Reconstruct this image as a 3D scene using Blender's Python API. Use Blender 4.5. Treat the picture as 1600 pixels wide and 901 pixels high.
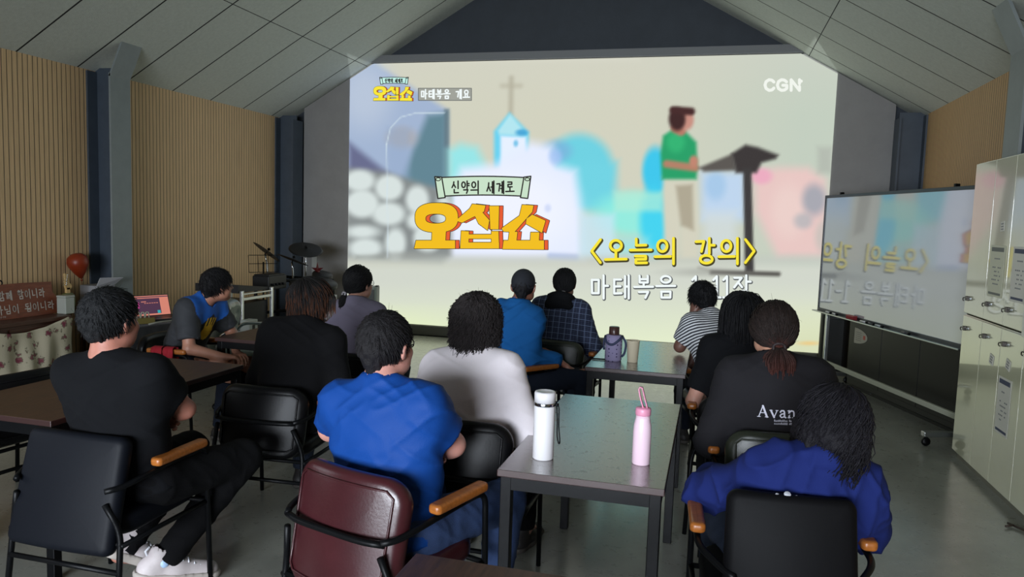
import bpy, bmesh, math, random
import numpy as np
from mathutils import Matrix, Vector
from mathutils.bvhtree import BVHTree
for o in list(bpy.data.objects): bpy.data.objects.remove(o)
random.seed(7); rng = np.random.default_rng(7)
SC = bpy.context.scene; COL = SC.collection; PI = math.pi; D = math.radians
# ------------------------------------------------------------------ camera
CAM_F, CAM_YAW, CAM_PITCH, CAM_ROLL, CAM_H = 1170.75, 0.26, 0.0908, 0.0327, 1.63
def cam_axes():
    cy, sy = math.cos(CAM_YAW), math.sin(CAM_YAW); cp, sp = math.cos(CAM_PITCH), math.sin(CAM_PITCH)
    f = np.array([-sy*cp, cy*cp, -sp]); r = np.array([cy, sy, 0.0]); d = np.cross(f, r)
    c, s = math.cos(CAM_ROLL), math.sin(CAM_ROLL)
    return c*r - s*d, s*r + c*d, f
AX_R, AX_D, AX_F = cam_axes()
cd = bpy.data.cameras.new('camera'); cam = bpy.data.objects.new('camera', cd); COL.objects.link(cam)
cd.sensor_fit = 'HORIZONTAL'; cd.sensor_width = 36.0; cd.lens = CAM_F*36.0/1600.0; cd.clip_start = .05; cd.clip_end = 100
m = Matrix.Identity(4)
for i in range(3):
    m[i][0] = AX_R[i]; m[i][1] = -AX_D[i]; m[i][2] = -AX_F[i]
m[2][3] = CAM_H
cam.matrix_world = m; SC.camera = cam
def on_wall(px, py, y):
    """point of the vertical plane at distance y seen at a photograph pixel (arrays allowed)"""
    px = np.asarray(px, float); py = np.asarray(py, float)
    q = AX_F + (px[..., None]-800)/CAM_F*AX_R + (py[..., None]-450.5)/CAM_F*AX_D
    return np.array([0, 0, CAM_H]) + q*(y/q[..., 1:2])
# ------------------------------------------------------------------ light and exposure
SC.view_settings.view_transform = 'Standard'; SC.view_settings.look = 'None'
SC.view_settings.exposure = 0.0; SC.view_settings.gamma = 1.0; SC.view_settings.use_curve_mapping = False
SCREEN_GAIN = 1.05            # brightness of the projected picture
world = bpy.data.worlds.new('world'); SC.world = world; world.use_nodes = True
bg = world.node_tree.nodes['Background']; bg.inputs[0].default_value = (.55, .68, 1, 1); bg.inputs[1].default_value = .02
def area_light(name, loc, target, sx, sy, power, color, spread=180):
    l = bpy.data.lights.new(name, 'AREA'); l.shape = 'RECTANGLE'; l.size = sx; l.size_y = sy; l.energy = power; l.color = color; l.spread = D(spread)
    o = bpy.data.objects.new(name, l); COL.objects.link(o); o.location = loc
    o.rotation_euler = (Vector(target)-Vector(loc)).to_track_quat('-Z', 'Y').to_euler(); return o
area_light('daylight_back_window', (-1.6, -3.9, 1.55), (-1.6, 3, .70), 4.4, 1.5, 175, (.84, .91, 1.0), 80)
area_light('added_left_fill', (-5.9, 1.6, 1.75), (-2.0, 3.2, 1.5), 2.2, 1.5, 8, (.84, .92, 1.0), 90)  # added fill light on the left; that wall has no window
# the projector: a rectangular beam whose top corners graze the ceiling before the wall
pl = bpy.data.lights.new('projector_beam', 'SPOT'); pl.energy = 1600; pl.spot_size = D(75); pl.spot_blend = 0; pl.shadow_soft_size = .01; pl.color = (.93, 1, .97)
po = bpy.data.objects.new('projector_beam', pl); COL.objects.link(po); po.location = (-1.86, 2.5, 3.62); po.rotation_euler = (D(90), 0, 0); pl.use_nodes = True
_nt = pl.node_tree; _em = _nt.nodes['Emission']; _tc = _nt.nodes.new('ShaderNodeTexCoord'); _sp = _nt.nodes.new('ShaderNodeSeparateXYZ'); _nt.links.new(_tc.outputs['Normal'], _sp.inputs[0])
def _m(op, a, b):
    n = _nt.nodes.new('ShaderNodeMath'); n.operation = op
    for i, v in enumerate((a, b)):
        if hasattr(v, 'links'): _nt.links.new(v, n.inputs[i])
        elif v is not None: n.inputs[i].default_value = v
    return n.outputs[0]
_z = _m('ABSOLUTE', _sp.outputs[2], None); _x = _m('ABSOLUTE', _m('DIVIDE', _sp.outputs[0], _z), None); _y = _m('DIVIDE', _sp.outputs[1], _z)
_k = _m('MULTIPLY', _m('LESS_THAN', _x, 3.17/7.24), _m('MULTIPLY', _m('LESS_THAN', _y, .11/7.24), _m('GREATER_THAN', _y, -3.48/7.24))); _nt.links.new(_k, _em.inputs['Strength'])
SC.cycles.max_bounces = 6
SC.cycles.caustics_reflective = False; SC.cycles.caustics_refractive = False
# ------------------------------------------------------------------ tagging
def tag(o, label=None, cat=None, group=None, kind=None):
    if label: o['label'] = label
    if cat: o['category'] = cat
    if group: o['group'] = group
    if kind: o['kind'] = kind
    return o
def thing(name, label, cat, loc=(0, 0, 0), rz=0.0, group=None):
    o = bpy.data.objects.new(name, None); COL.objects.link(o); o.empty_display_size = .1
    o.location = loc; o.rotation_euler = (0, 0, rz); return tag(o, label, cat, group)
def dup(root, loc, rz, label=None, group=None):
    r = root.copy(); COL.objects.link(r); r.location = loc; r.rotation_euler = (0, 0, rz)
    if label: r['label'] = label
    if group: r['group'] = group
    for ch in list(root.children):
        c = ch.copy(); COL.objects.link(c); c.parent = r
        for g in list(ch.children):
            d = g.copy(); COL.objects.link(d); d.parent = c
    return r
# ------------------------------------------------------------------ materials
def lin(c):
    return tuple((x/255/12.92 if x/255 <= .04045 else ((x/255+.055)/1.055)**2.4) for x in c[:3])
def nd(nt, t, **k):
    n = nt.nodes.new(t)
    for a, b in k.items():
        if a == 'op': n.operation = b
        else: setattr(n, a, b)
    return n
MATS = {}
def mat(name, c, rough=.6, metal=0.0, var=.0, vscale=8.0, bump=0.0, bscale=60.0, spec=.5, stretch=(1, 1, 1), sheen=0.0, coat=0.0, attr=None, c2=None):
    """principled material, base colour c (0-255), noise variation var toward darker (or toward c2), optional bump"""
    if name in MATS: return MATS[name]
    M = bpy.data.materials.new(name); M.use_nodes = True; nt = M.node_tree; b = nt.nodes['Principled BSDF']
    L = lin(c); b.inputs['Base Color'].default_value = (*L, 1); b.inputs['Roughness'].default_value = rough
    b.inputs['Metallic'].default_value = metal; b.inputs['Specular IOR Level'].default_value = spec
    b.inputs['Sheen Weight'].default_value = sheen; b.inputs['Coat Weight'].default_value = coat
    col = None
    if attr:
        at = nd(nt, 'ShaderNodeAttribute'); at.attribute_name = attr; col = at.outputs['Color']; nt.links.new(col, b.inputs['Base Color'])
    if var or bump or c2:
        tc = nd(nt, 'ShaderNodeTexCoord'); mp = nd(nt, 'ShaderNodeMapping'); mp.inputs['Scale'].default_value = stretch
        nt.links.new(tc.outputs['Object'], mp.inputs['Vector'])
    if var or c2:
        nz = nd(nt, 'ShaderNodeTexNoise'); nz.inputs['Scale'].default_value = vscale; nz.inputs['Detail'].default_value = 6; nz.inputs['Roughness'].default_value = .65
        nt.links.new(mp.outputs[0], nz.inputs['Vector'])
        rp = nd(nt, 'ShaderNodeMapRange'); rp.inputs[1].default_value = .35; rp.inputs[2].default_value = .65
        nt.links.new(nz.outputs['Fac'], rp.inputs[0])
        mx = nd(nt, 'ShaderNodeMix'); mx.data_type = 'RGBA'
        dk = lin(c2) if c2 else tuple(x*(1-var) for x in L)
        mx.inputs[6].default_value = (*L, 1); mx.inputs[7].default_value = (*dk, 1)
        nt.links.new(rp.outputs[0], mx.inputs[0])
        nt.links.new(mx.outputs[2], b.inputs['Base Color'])
    if bump:
        n2 = nd(nt, 'ShaderNodeTexNoise'); n2.inputs['Scale'].default_value = bscale; n2.inputs['Detail'].default_value = 4
        nt.links.new(mp.outputs[0], n2.inputs['Vector'])
        bp = nd(nt, 'ShaderNodeBump'); bp.inputs['Strength'].default_value = bump; bp.inputs['Distance'].default_value = .01
        nt.links.new(n2.outputs['Fac'], bp.inputs['Height']); nt.links.new(bp.outputs[0], b.inputs['Normal'])
    MATS[name] = M; return M
def emit(name, c=None, gain=1.0, attr=None):
    if name in MATS: return MATS[name]
    M = bpy.data.materials.new(name); M.use_nodes = True; nt = M.node_tree; nt.nodes.clear()
    e = nd(nt, 'ShaderNodeEmission'); o = nd(nt, 'ShaderNodeOutputMaterial'); nt.links.new(e.outputs[0], o.inputs[0])
    e.inputs['Strength'].default_value = gain
    if attr:
        a = nd(nt, 'ShaderNodeAttribute'); a.attribute_name = attr; nt.links.new(a.outputs['Color'], e.inputs['Color'])
    else: e.inputs['Color'].default_value = (*lin(c), 1)
    MATS[name] = M; return M
# ------------------------------------------------------------------ mesh building
class MB:
    """collects shapes into ONE mesh; m = 4x4 applied to what is added"""
    def __init__(s): s.v = []; s.f = []; s.mi = []; s.sm = []
    def add(s, verts, faces, mi=0, smooth=True, m=None):
        b = len(s.v)
        if m is not None: verts = [tuple(m @ Vector(v)) for v in verts]
        s.v += [tuple(v) for v in verts]; s.f += [tuple(i+b for i in f) for f in faces]
        s.mi += [mi]*len(faces); s.sm += [smooth]*len(faces); return s
    def box(s, x0, x1, y0, y1, z0, z1, bev=0.0, mi=0, m=None, seg=2):
        bm = bmesh.new(); bmesh.ops.create_cube(bm, size=1.0)
        for v in bm.verts: v.co = ((x0+x1)/2+v.co.x*(x1-x0), (y0+y1)/2+v.co.y*(y1-y0), (z0+z1)/2+v.co.z*(z1-z0))
        if bev: bmesh.ops.bevel(bm, geom=list(bm.edges), offset=bev, segments=seg, affect='EDGES', profile=.5)
        bm.verts.index_update()
        s.add([tuple(v.co) for v in bm.verts], [[v.index for v in f.verts] for f in bm.faces], mi, False, m); bm.free(); return s
    def tube(s, pts, r, n=8, mi=0, m=None, cap=True, fil=0.0, closed=False):
        P = [Vector(p) for p in pts]
        if fil and len(P) > 2:
            Q = [P[0]]
            for i in range(1, len(P)-1):
                a, b, c = P[i-1], P[i], P[i+1]
                d1 = min(fil, (a-b).length*.45); d2 = min(fil, (c-b).length*.45)
                p, q = b+(a-b).normalized()*d1, b+(c-b).normalized()*d2
                for t in (0, .2, .4, .6, .8, 1): Q.append(p*(1-t)**2+b*2*t*(1-t)+q*t*t)
            Q.append(P[-1]); P = Q
        R = r if hasattr(r, '__len__') else [r]*len(P)
        if len(R) != len(P): R = list(np.interp(np.linspace(0, 1, len(P)), np.linspace(0, 1, len(R)), R))
        vs = []; fs = []; u = None; N = len(P)
        for i in range(N):
            if closed: t = P[(i+1) % N]-P[i-1]
            else: t = P[min(i+1, N-1)]-P[max(i-1, 0)]
            t = t.normalized()
            if u is None: u = t.orthogonal().normalized()
            u = (u-t*u.dot(t)); u = u.normalized() if u.length > 1e-6 else t.orthogonal().normalized()
            w = t.cross(u)
            for k in range(n):
                a = 2*PI*k/n; vs.append(P[i]+(u*math.cos(a)+w*math.sin(a))*R[i])
        for i in range(N if closed else N-1):
            for k in range(n):
                a, b = i*n+k, i*n+(k+1) % n; c, d = ((i+1) % N)*n+(k+1) % n, ((i+1) % N)*n+k
                fs.append((a, b, c, d))
        if cap and not closed: fs += [tuple(range(n))[::-1], tuple((N-1)*n+k for k in range(n))]
        return s.add(vs, fs, mi, True, m)
    def lathe(s, prof, n=28, mi=0, m=None, cx=0, cy=0):
        vs = []; fs = []
        for r, z in prof:
            for k in range(n): vs.append((cx+r*math.cos(2*PI*k/n), cy+r*math.sin(2*PI*k/n), z))
        for i in range(len(prof)-1):
            for k in range(n):
                a, b = i*n+k, i*n+(k+1) % n; fs.append((a, b, b+n, a+n))
        fs += [tuple(range(n))[::-1], tuple((len(prof)-1)*n+k for k in range(n))]
        return s.add(vs, fs, mi, True, m)
    def pillow(s, w, h, th, cr, er, bend=0.0, mi=0, m=None, puff=0.0, taper=0.0, n=10, tuft=None):
        """rounded padded slab in the XZ plane (w x h), thickness th along Y, edge radius er, corner radius cr"""
        prof = [(er*(1-math.cos(a)), (th/2-er)*(1 if a > 0 else -1 if a < 0 else 0)+er*math.sin(a)) for a in np.linspace(-PI/2, PI/2, 9)]
        ins = max(er, .001); lim = min(w, h)/2
        inner = [er+(lim-er)*t for t in (.15, .3, .45, .6, .75, .9, .985)]
        rings = [(d, -th/2) for d in inner[::-1]]+prof+[(d, th/2) for d in inner]
        vs = []; fs = []; N = 4*(n+1)+4*6
        for d, y in rings:
            hw, hh = w/2-d, h/2-d; c = max(min(cr-d*.8, hw, hh), .0004)
            pts = []
            for q, (sx, sz) in enumerate(((1, 1), (-1, 1), (-1, -1), (1, -1))):
                cx, cz = sx*(hw-c), sz*(hh-c)
                arc = [(cx+c*math.cos(q*PI/2+a), cz+c*math.sin(q*PI/2+a)) for a in np.linspace(0, PI/2, n+1)]
                nx = [(-1, 1), (-1, -1), (1, -1), (1, 1)][q]; e = (nx[0]*(hw-c), nx[1]*(hh-c))
                st = ((0, c), (-c, 0), (0, -c), (c, 0))[q]; e = (e[0]+st[0], e[1]+st[1])
                pts += arc+[(arc[-1][0]+(e[0]-arc[-1][0])*t, arc[-1][1]+(e[1]-arc[-1][1])*t) for t in np.linspace(0, 1, 8)[1:-1]]
            for x, z in pts:
                yy = y
                if abs(y) > th/2-1e-6: yy += math.copysign(puff*max(0, 1-(x/(w/2-er))**2)*max(0, 1-(z/(h/2-er))**2), y)
                if tuft: yy = yy+tuft(x, z, y)
                vs.append((x*(1+taper*z/h), yy+bend*(x/(w/2))**2, z))
        for i in range(len(rings)-1):
            for k in range(N):
                a, b = i*N+k, i*N+(k+1) % N; fs.append((a, a+N, b+N, b))
        fs += [tuple(range(N)), tuple((len(rings)-1)*N+k for k in range(N))[::-1]]
        return s.add(vs, fs, mi, True, m)
    def build(s, name, mats, parent=None, auto=None):
        me = bpy.data.meshes.new(name); me.from_pydata(s.v, [], s.f)
        for x in (mats if isinstance(mats, (list, tuple)) else [mats]): me.materials.append(x)
        me.polygons.foreach_set('material_index', s.mi); me.polygons.foreach_set('use_smooth', s.sm); me.update()
        o = bpy.data.objects.new(name, me); COL.objects.link(o); o.parent = parent; return o
def np_mesh(name, V, F, mats, parent=None, colors=None, smooth=True, mi=None):
    me = bpy.data.meshes.new(name); V = np.asarray(V, np.float32); F = np.asarray(F, np.int32); k = F.shape[1]
    me.vertices.add(len(V)); me.vertices.foreach_set('co', V.ravel())
    me.loops.add(F.size); me.loops.foreach_set('vertex_index', F.ravel())
    me.polygons.add(len(F)); me.polygons.foreach_set('loop_start', np.arange(0, F.size, k, dtype=np.int32))
    for x in (mats if isinstance(mats, (list, tuple)) else [mats]): me.materials.append(x)
    if mi is not None: me.polygons.foreach_set('material_index', np.asarray(mi, np.int32))
    me.update(calc_edges=True); me.validate()
    me.polygons.foreach_set('use_smooth', np.full(len(me.polygons), smooth))
    if colors is not None:
        a = me.color_attributes.new('Col', 'FLOAT_COLOR', 'POINT'); C = np.ones((len(V), 4), np.float32); C[:, :3] = colors; a.data.foreach_set('color', C.ravel())
    o = bpy.data.objects.new(name, me); COL.objects.link(o); o.parent = parent; return o
def T(x=0, y=0, z=0, rx=0, ry=0, rz=0):
    return Matrix.Translation((x, y, z)) @ Matrix.Rotation(D(rz), 4, 'Z') @ Matrix.Rotation(D(rx), 4, 'X') @ Matrix.Rotation(D(ry), 4, 'Y')
def struct(name, mb, mt): return tag(mb.build(name, mt), kind='structure')
def single(name, mb, mt, label, cat, group=None): return tag(mb.build(name, mt), label, cat, group)
# ------------------------------------------------------------------ the room
XL, XR, YF, YB, ZE, XM, ZR = -6.04, 2.25, 9.84, -4.0, 2.97, -1.895, 5.35
def slat_mat(name, c, axis=1):
    M = mat(name, c, .6, var=.2, vscale=9, stretch=(9, 9, .35)); nt = M.node_tree; b = nt.nodes['Principled BSDF']
    src = b.inputs['Base Color'].links[0].from_socket
    tc = nd(nt, 'ShaderNodeTexCoord'); sp = nd(nt, 'ShaderNodeSeparateXYZ'); nt.links.new(tc.outputs['Object'], sp.inputs[0])
    dv = nd(nt, 'ShaderNodeMath', op='MULTIPLY'); dv.inputs[1].default_value = 1/.052; nt.links.new(sp.outputs[axis], dv.inputs[0])
    fr = nd(nt, 'ShaderNodeMath', op='FRACT'); nt.links.new(dv.outputs[0], fr.inputs[0])
    pp = nd(nt, 'ShaderNodeMath', op='PINGPONG'); pp.inputs[1].default_value = .5; nt.links.new(fr.outputs[0], pp.inputs[0])
    mr = nd(nt, 'ShaderNodeMapRange'); mr.inputs[1].default_value = .02; mr.inputs[2].default_value = .11; nt.links.new(pp.outputs[0], mr.inputs[0])
    mx = nd(nt, 'ShaderNodeMix'); mx.data_type = 'RGBA'; mx.inputs[6].default_value = (.06, .042, .025, 1); nt.links.new(src, mx.inputs[7]); nt.links.new(mr.outputs[0], mx.inputs[0])
    nt.links.new(mx.outputs[2], b.inputs['Base Color'])
    bp = nd(nt, 'ShaderNodeBump'); bp.inputs['Strength'].default_value = .6; bp.inputs['Distance'].default_value = .008; nt.links.new(mr.outputs[0], bp.inputs['Height']); nt.links.new(bp.outputs[0], b.inputs['Normal'])
    return M
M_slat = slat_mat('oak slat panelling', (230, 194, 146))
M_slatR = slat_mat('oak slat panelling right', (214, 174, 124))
# floor: worn sealed concrete
M_floor = mat('worn sealed concrete', (156, 157, 148), .34, var=.28, vscale=2.2, bump=.05, bscale=35, coat=.8)
M_floor.node_tree.nodes['Principled BSDF'].inputs['Coat Roughness'].default_value = .22; M_floor.node_tree.nodes['Principled BSDF'].inputs['Coat IOR'].default_value = 1.8
nt = M_floor.node_tree; b = nt.nodes['Principled BSDF']
tc = nd(nt, 'ShaderNodeTexCoord'); n1 = nd(nt, 'ShaderNodeTexNoise'); n1.inputs['Scale'].default_value = 14; n1.inputs['Detail'].default_value = 8; n1.inputs['Roughness'].default_value = .75
nt.links.new(tc.outputs['Object'], n1.inputs['Vector'])
mr = nd(nt, 'ShaderNodeMapRange'); mr.inputs[1].default_value = .4; mr.inputs[2].default_value = .7; mr.inputs[3].default_value = .26; mr.inputs[4].default_value = .5; nt.links.new(n1.outputs['Fac'], mr.inputs[0]); nt.links.new(mr.outputs[0], b.inputs['Roughness'])
# ceiling: grey mineral boards with dark joints
def ceil_mat(name, seam_x):
    M = mat(name, (206, 212, 203), .85, var=.10, vscale=30, bump=.35, bscale=130); nt = M.node_tree; b = nt.nodes['Principled BSDF']
    src = b.inputs['Base Color'].links[0].from_socket
    tc = nd(nt, 'ShaderNodeTexCoord'); sp = nd(nt, 'ShaderNodeSeparateXYZ'); nt.links.new(tc.outputs['Object'], sp.inputs[0])
    ad = nd(nt, 'ShaderNodeMath', op='MULTIPLY_ADD'); ad.inputs[1].default_value = 1/.663; ad.inputs[2].default_value = -5.40/.663+20; nt.links.new(sp.outputs[1], ad.inputs[0])
    fr = nd(nt, 'ShaderNodeMath', op='FRACT'); nt.links.new(ad.outputs[0], fr.inputs[0])
    pp = nd(nt, 'ShaderNodeMath', op='PINGPONG'); pp.inputs[1].default_value = .5; nt.links.new(fr.outputs[0], pp.inputs[0])
    lt = nd(nt, 'ShaderNodeMath', op='GREATER_THAN'); lt.inputs[1].default_value = .014; nt.links.new(pp.outputs[0], lt.inputs[0])
    sx = nd(nt, 'ShaderNodeMath', op='SUBTRACT'); sx.inputs[1].default_value = seam_x; nt.links.new(sp.outputs[0], sx.inputs[0])
    ab = nd(nt, 'ShaderNodeMath', op='ABSOLUTE'); nt.links.new(sx.outputs[0], ab.inputs[0])
    g2 = nd(nt, 'ShaderNodeMath', op='GREATER_THAN'); g2.inputs[1].default_value = .004; nt.links.new(ab.outputs[0], g2.inputs[0])
    ml = nd(nt, 'ShaderNodeMath', op='MULTIPLY'); nt.links.new(lt.outputs[0], ml.inputs[0]); nt.links.new(g2.outputs[0], ml.inputs[1])
    mx = nd(nt, 'ShaderNodeMix'); mx.data_type = 'RGBA'; mx.inputs[6].default_value = (.012, .012, .012, 1); nt.links.new(src, mx.inputs[7]); nt.links.new(ml.outputs[0], mx.inputs[0])
    nt.links.new(mx.outputs[2], b.inputs['Base Color']); return M
M_grey = mat('grey plaster', (150, 148, 146), .8, var=.08, vscale=5, bump=.1, bscale=80)
M_dark = mat('dark slate paint', (62, 68, 76), .75, var=.15, vscale=4)
M_steel = mat('grey primer steel', (134, 142, 142), .5, var=.10, vscale=7)
M_steeld = mat('blue grey steel', (72, 82, 94), .5, var=.15, vscale=7)
M_white = mat('matt grey wall', (120, 122, 124), .8)
struct('floor', MB().box(XL-.2, XR+.2, YB-.2, YF+.3, -.1, 0), M_floor)
struct('wall_left', MB().box(XL-.15, XL, YB, YF+.2, 0, ZE+.1), M_slat)
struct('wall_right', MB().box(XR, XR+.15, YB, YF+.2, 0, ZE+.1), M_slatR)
def gable(y0, y1, zb=0):
    mb = MB(); P = [(XL-.15, zb), (XR+.15, zb), (XR+.15, ZE-.08), (XM, ZR), (XL-.15, ZE-.08)]
    vs = [(x, y0, z) for x, z in P]+[(x, y1, z) for x, z in P]; n = 5
    return mb.add(vs, [tuple(range(n)), tuple(range(2*n-1, n-1, -1))]+[(i, i+n, (i+1) % n+n, (i+1) % n) for i in range(n)], 0, False)
struct('wall_front', gable(YF+.02, YF+.2), M_dark)
# back wall with a wide window opening for the daylight
mb = MB(); WX0, WX1, WZ0, WZ1 = -3.9, .7, .7, 2.4
mb.box(XL, WX0, YB-.15, YB, 0, 2.96); mb.box(WX1, XR, YB-.15, YB, 0, 2.96); mb.box(WX0, WX1, YB-.15, YB, 0, WZ0); mb.box(WX0, WX1, YB-.15, YB, WZ1, 2.96)
vs = [(XL, YB, 2.96), (XR, YB, 2.96), (XM, YB, ZR), (XL, YB-.15, 2.96), (XR, YB-.15, 2.96), (XM, YB-.15, ZR)]
mb.add(vs, [(0, 1, 2), (5, 4, 3)], 0, False); struct('wall_back', mb, M_white)
mb = MB()
for x in np.linspace(WX0, WX1-.05, 5): mb.box(x, x+.05, YB-.1, YB-.04, WZ0, WZ1)
mb.box(WX0, WX1, YB-.1, YB-.04, WZ0, WZ0+.05); mb.box(WX0, WX1, YB-.1, YB-.04, WZ1-.05, WZ1); struct('window_1', mb, M_white)
def slope(xa, za, xb, zb):
    mb = MB(); vs = [(xa, YB-.1, za), (xa, YF+.1, za), (xb, YF+.1, zb), (xb, YB-.1, zb)]; vs += [(x, y, z+.12) for x, y, z in vs]
    return mb.add(vs, [(0, 3, 2, 1), (4, 5, 6, 7), (0, 1, 5, 4), (1, 2, 6, 5), (2, 3, 7, 6), (3, 0, 4, 7)], 0, False)
struct('ceiling', slope(XL-.02, ZE-.012, XM, ZR), ceil_mat('ceiling board west', -4.78))
struct('ceiling', slope(XR+.02, ZE-.012, XM, ZR), ceil_mat('ceiling board east', .98))
# front panel the picture is thrown on (grey edges stay unlit), its header and the plinth under it
PX0, PX1, PY = -5.75, 1.97, 9.74
def ceil_z(x): return ZE+(ZR-ZE)*((x-XL)/(XM-XL) if x < XM else (XR-x)/(XR-XM))
mb = MB(); zt = 3.73
xl = XL+(zt-ZE)/(ZR-ZE)*(XM-XL); xr = XR-(zt-ZE)/(ZR-ZE)*(XR-XM)
P = [(PX0, .12), (PX1, .12), (PX1, ceil_z(PX1)-.015), (xr, zt-.01), (xl, zt-.01), (PX0, ceil_z(PX0)-.015)]; n = 6
mb.add([(x, PY, z) for x, z in P]+[(x, YF+.02, z) for x, z in P], [tuple(range(n)), tuple(range(2*n-1, n-1, -1))]+[(i, i+n, (i+1) % n+n, (i+1) % n) for i in range(n)], 0, False)
struct('wall_panel', mb, M_grey)
struct('trim_1', MB().box(xl+.02, xr-.02, PY-.03, YF+.02, zt, zt+.10), mat('grey header', (128, 130, 132), .7))
struct('baseboard_front', MB().box(PX0, PX1, PY-.03, YF, 0, .12), mat('plinth grey', (120, 120, 112), .6))
# steel columns: I section, inner flange, web and outer flange, with the slanted rafter stub
def column(name, xw, s, y0, y1, rafter=True, light=M_steel):
    """xw wall face, s = +1 when the column stands out toward +X"""
    mb = MB(); a, c = xw, xw+s*.29
    mb.box(min(c, c-s*.02), max(c, c-s*.02), y0, y1, 0, 2.93, mi=0)
    ym = (y0+y1)/2; cw_ = c-s*.021; mb.box(min(a, cw_), max(a, cw_), ym-.01, ym+.01, 0, 3.0, mi=1); mb.box(min(a, a+s*.02), max(a, a+s*.02), y0, y1, 0, 2.96, mi=1)
    if rafter:
        p = [(c, 2.90), (c+s*.16, 3.25), (c+s*.14, 3.26), (c-s*.02, 2.90)]
        vs = [(x, y0, z) for x, z in p]+[(x, y1, z) for x, z in p]
        mb.add(vs, [(0, 1, 2, 3), (7, 6, 5, 4), (0, 4, 5, 1), (1, 5, 6, 2), (2, 6, 7, 3), (3, 7, 4, 0)], 0, False)
    o = mb.build('column', [light, M_steeld]); return tag(o, kind='structure')
column('column_left', XL, 1, 6.16, 6.42); column('column_right', XR, -1, 5.86, 6.15)
column('column_front_left', XL, 1, 9.45, 9.71, False, M_steeld); column('column_front_right', XR, -1, 9.45, 9.71, False, M_steeld)
struct('baseboard_left', MB().box(XL, XL+.015, YB, 9.4, 0, .1), M_steeld)
struct('baseboard_right', MB().box(XR-.015, XR, YB, 9.4, 0, .1), M_steeld)
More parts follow.
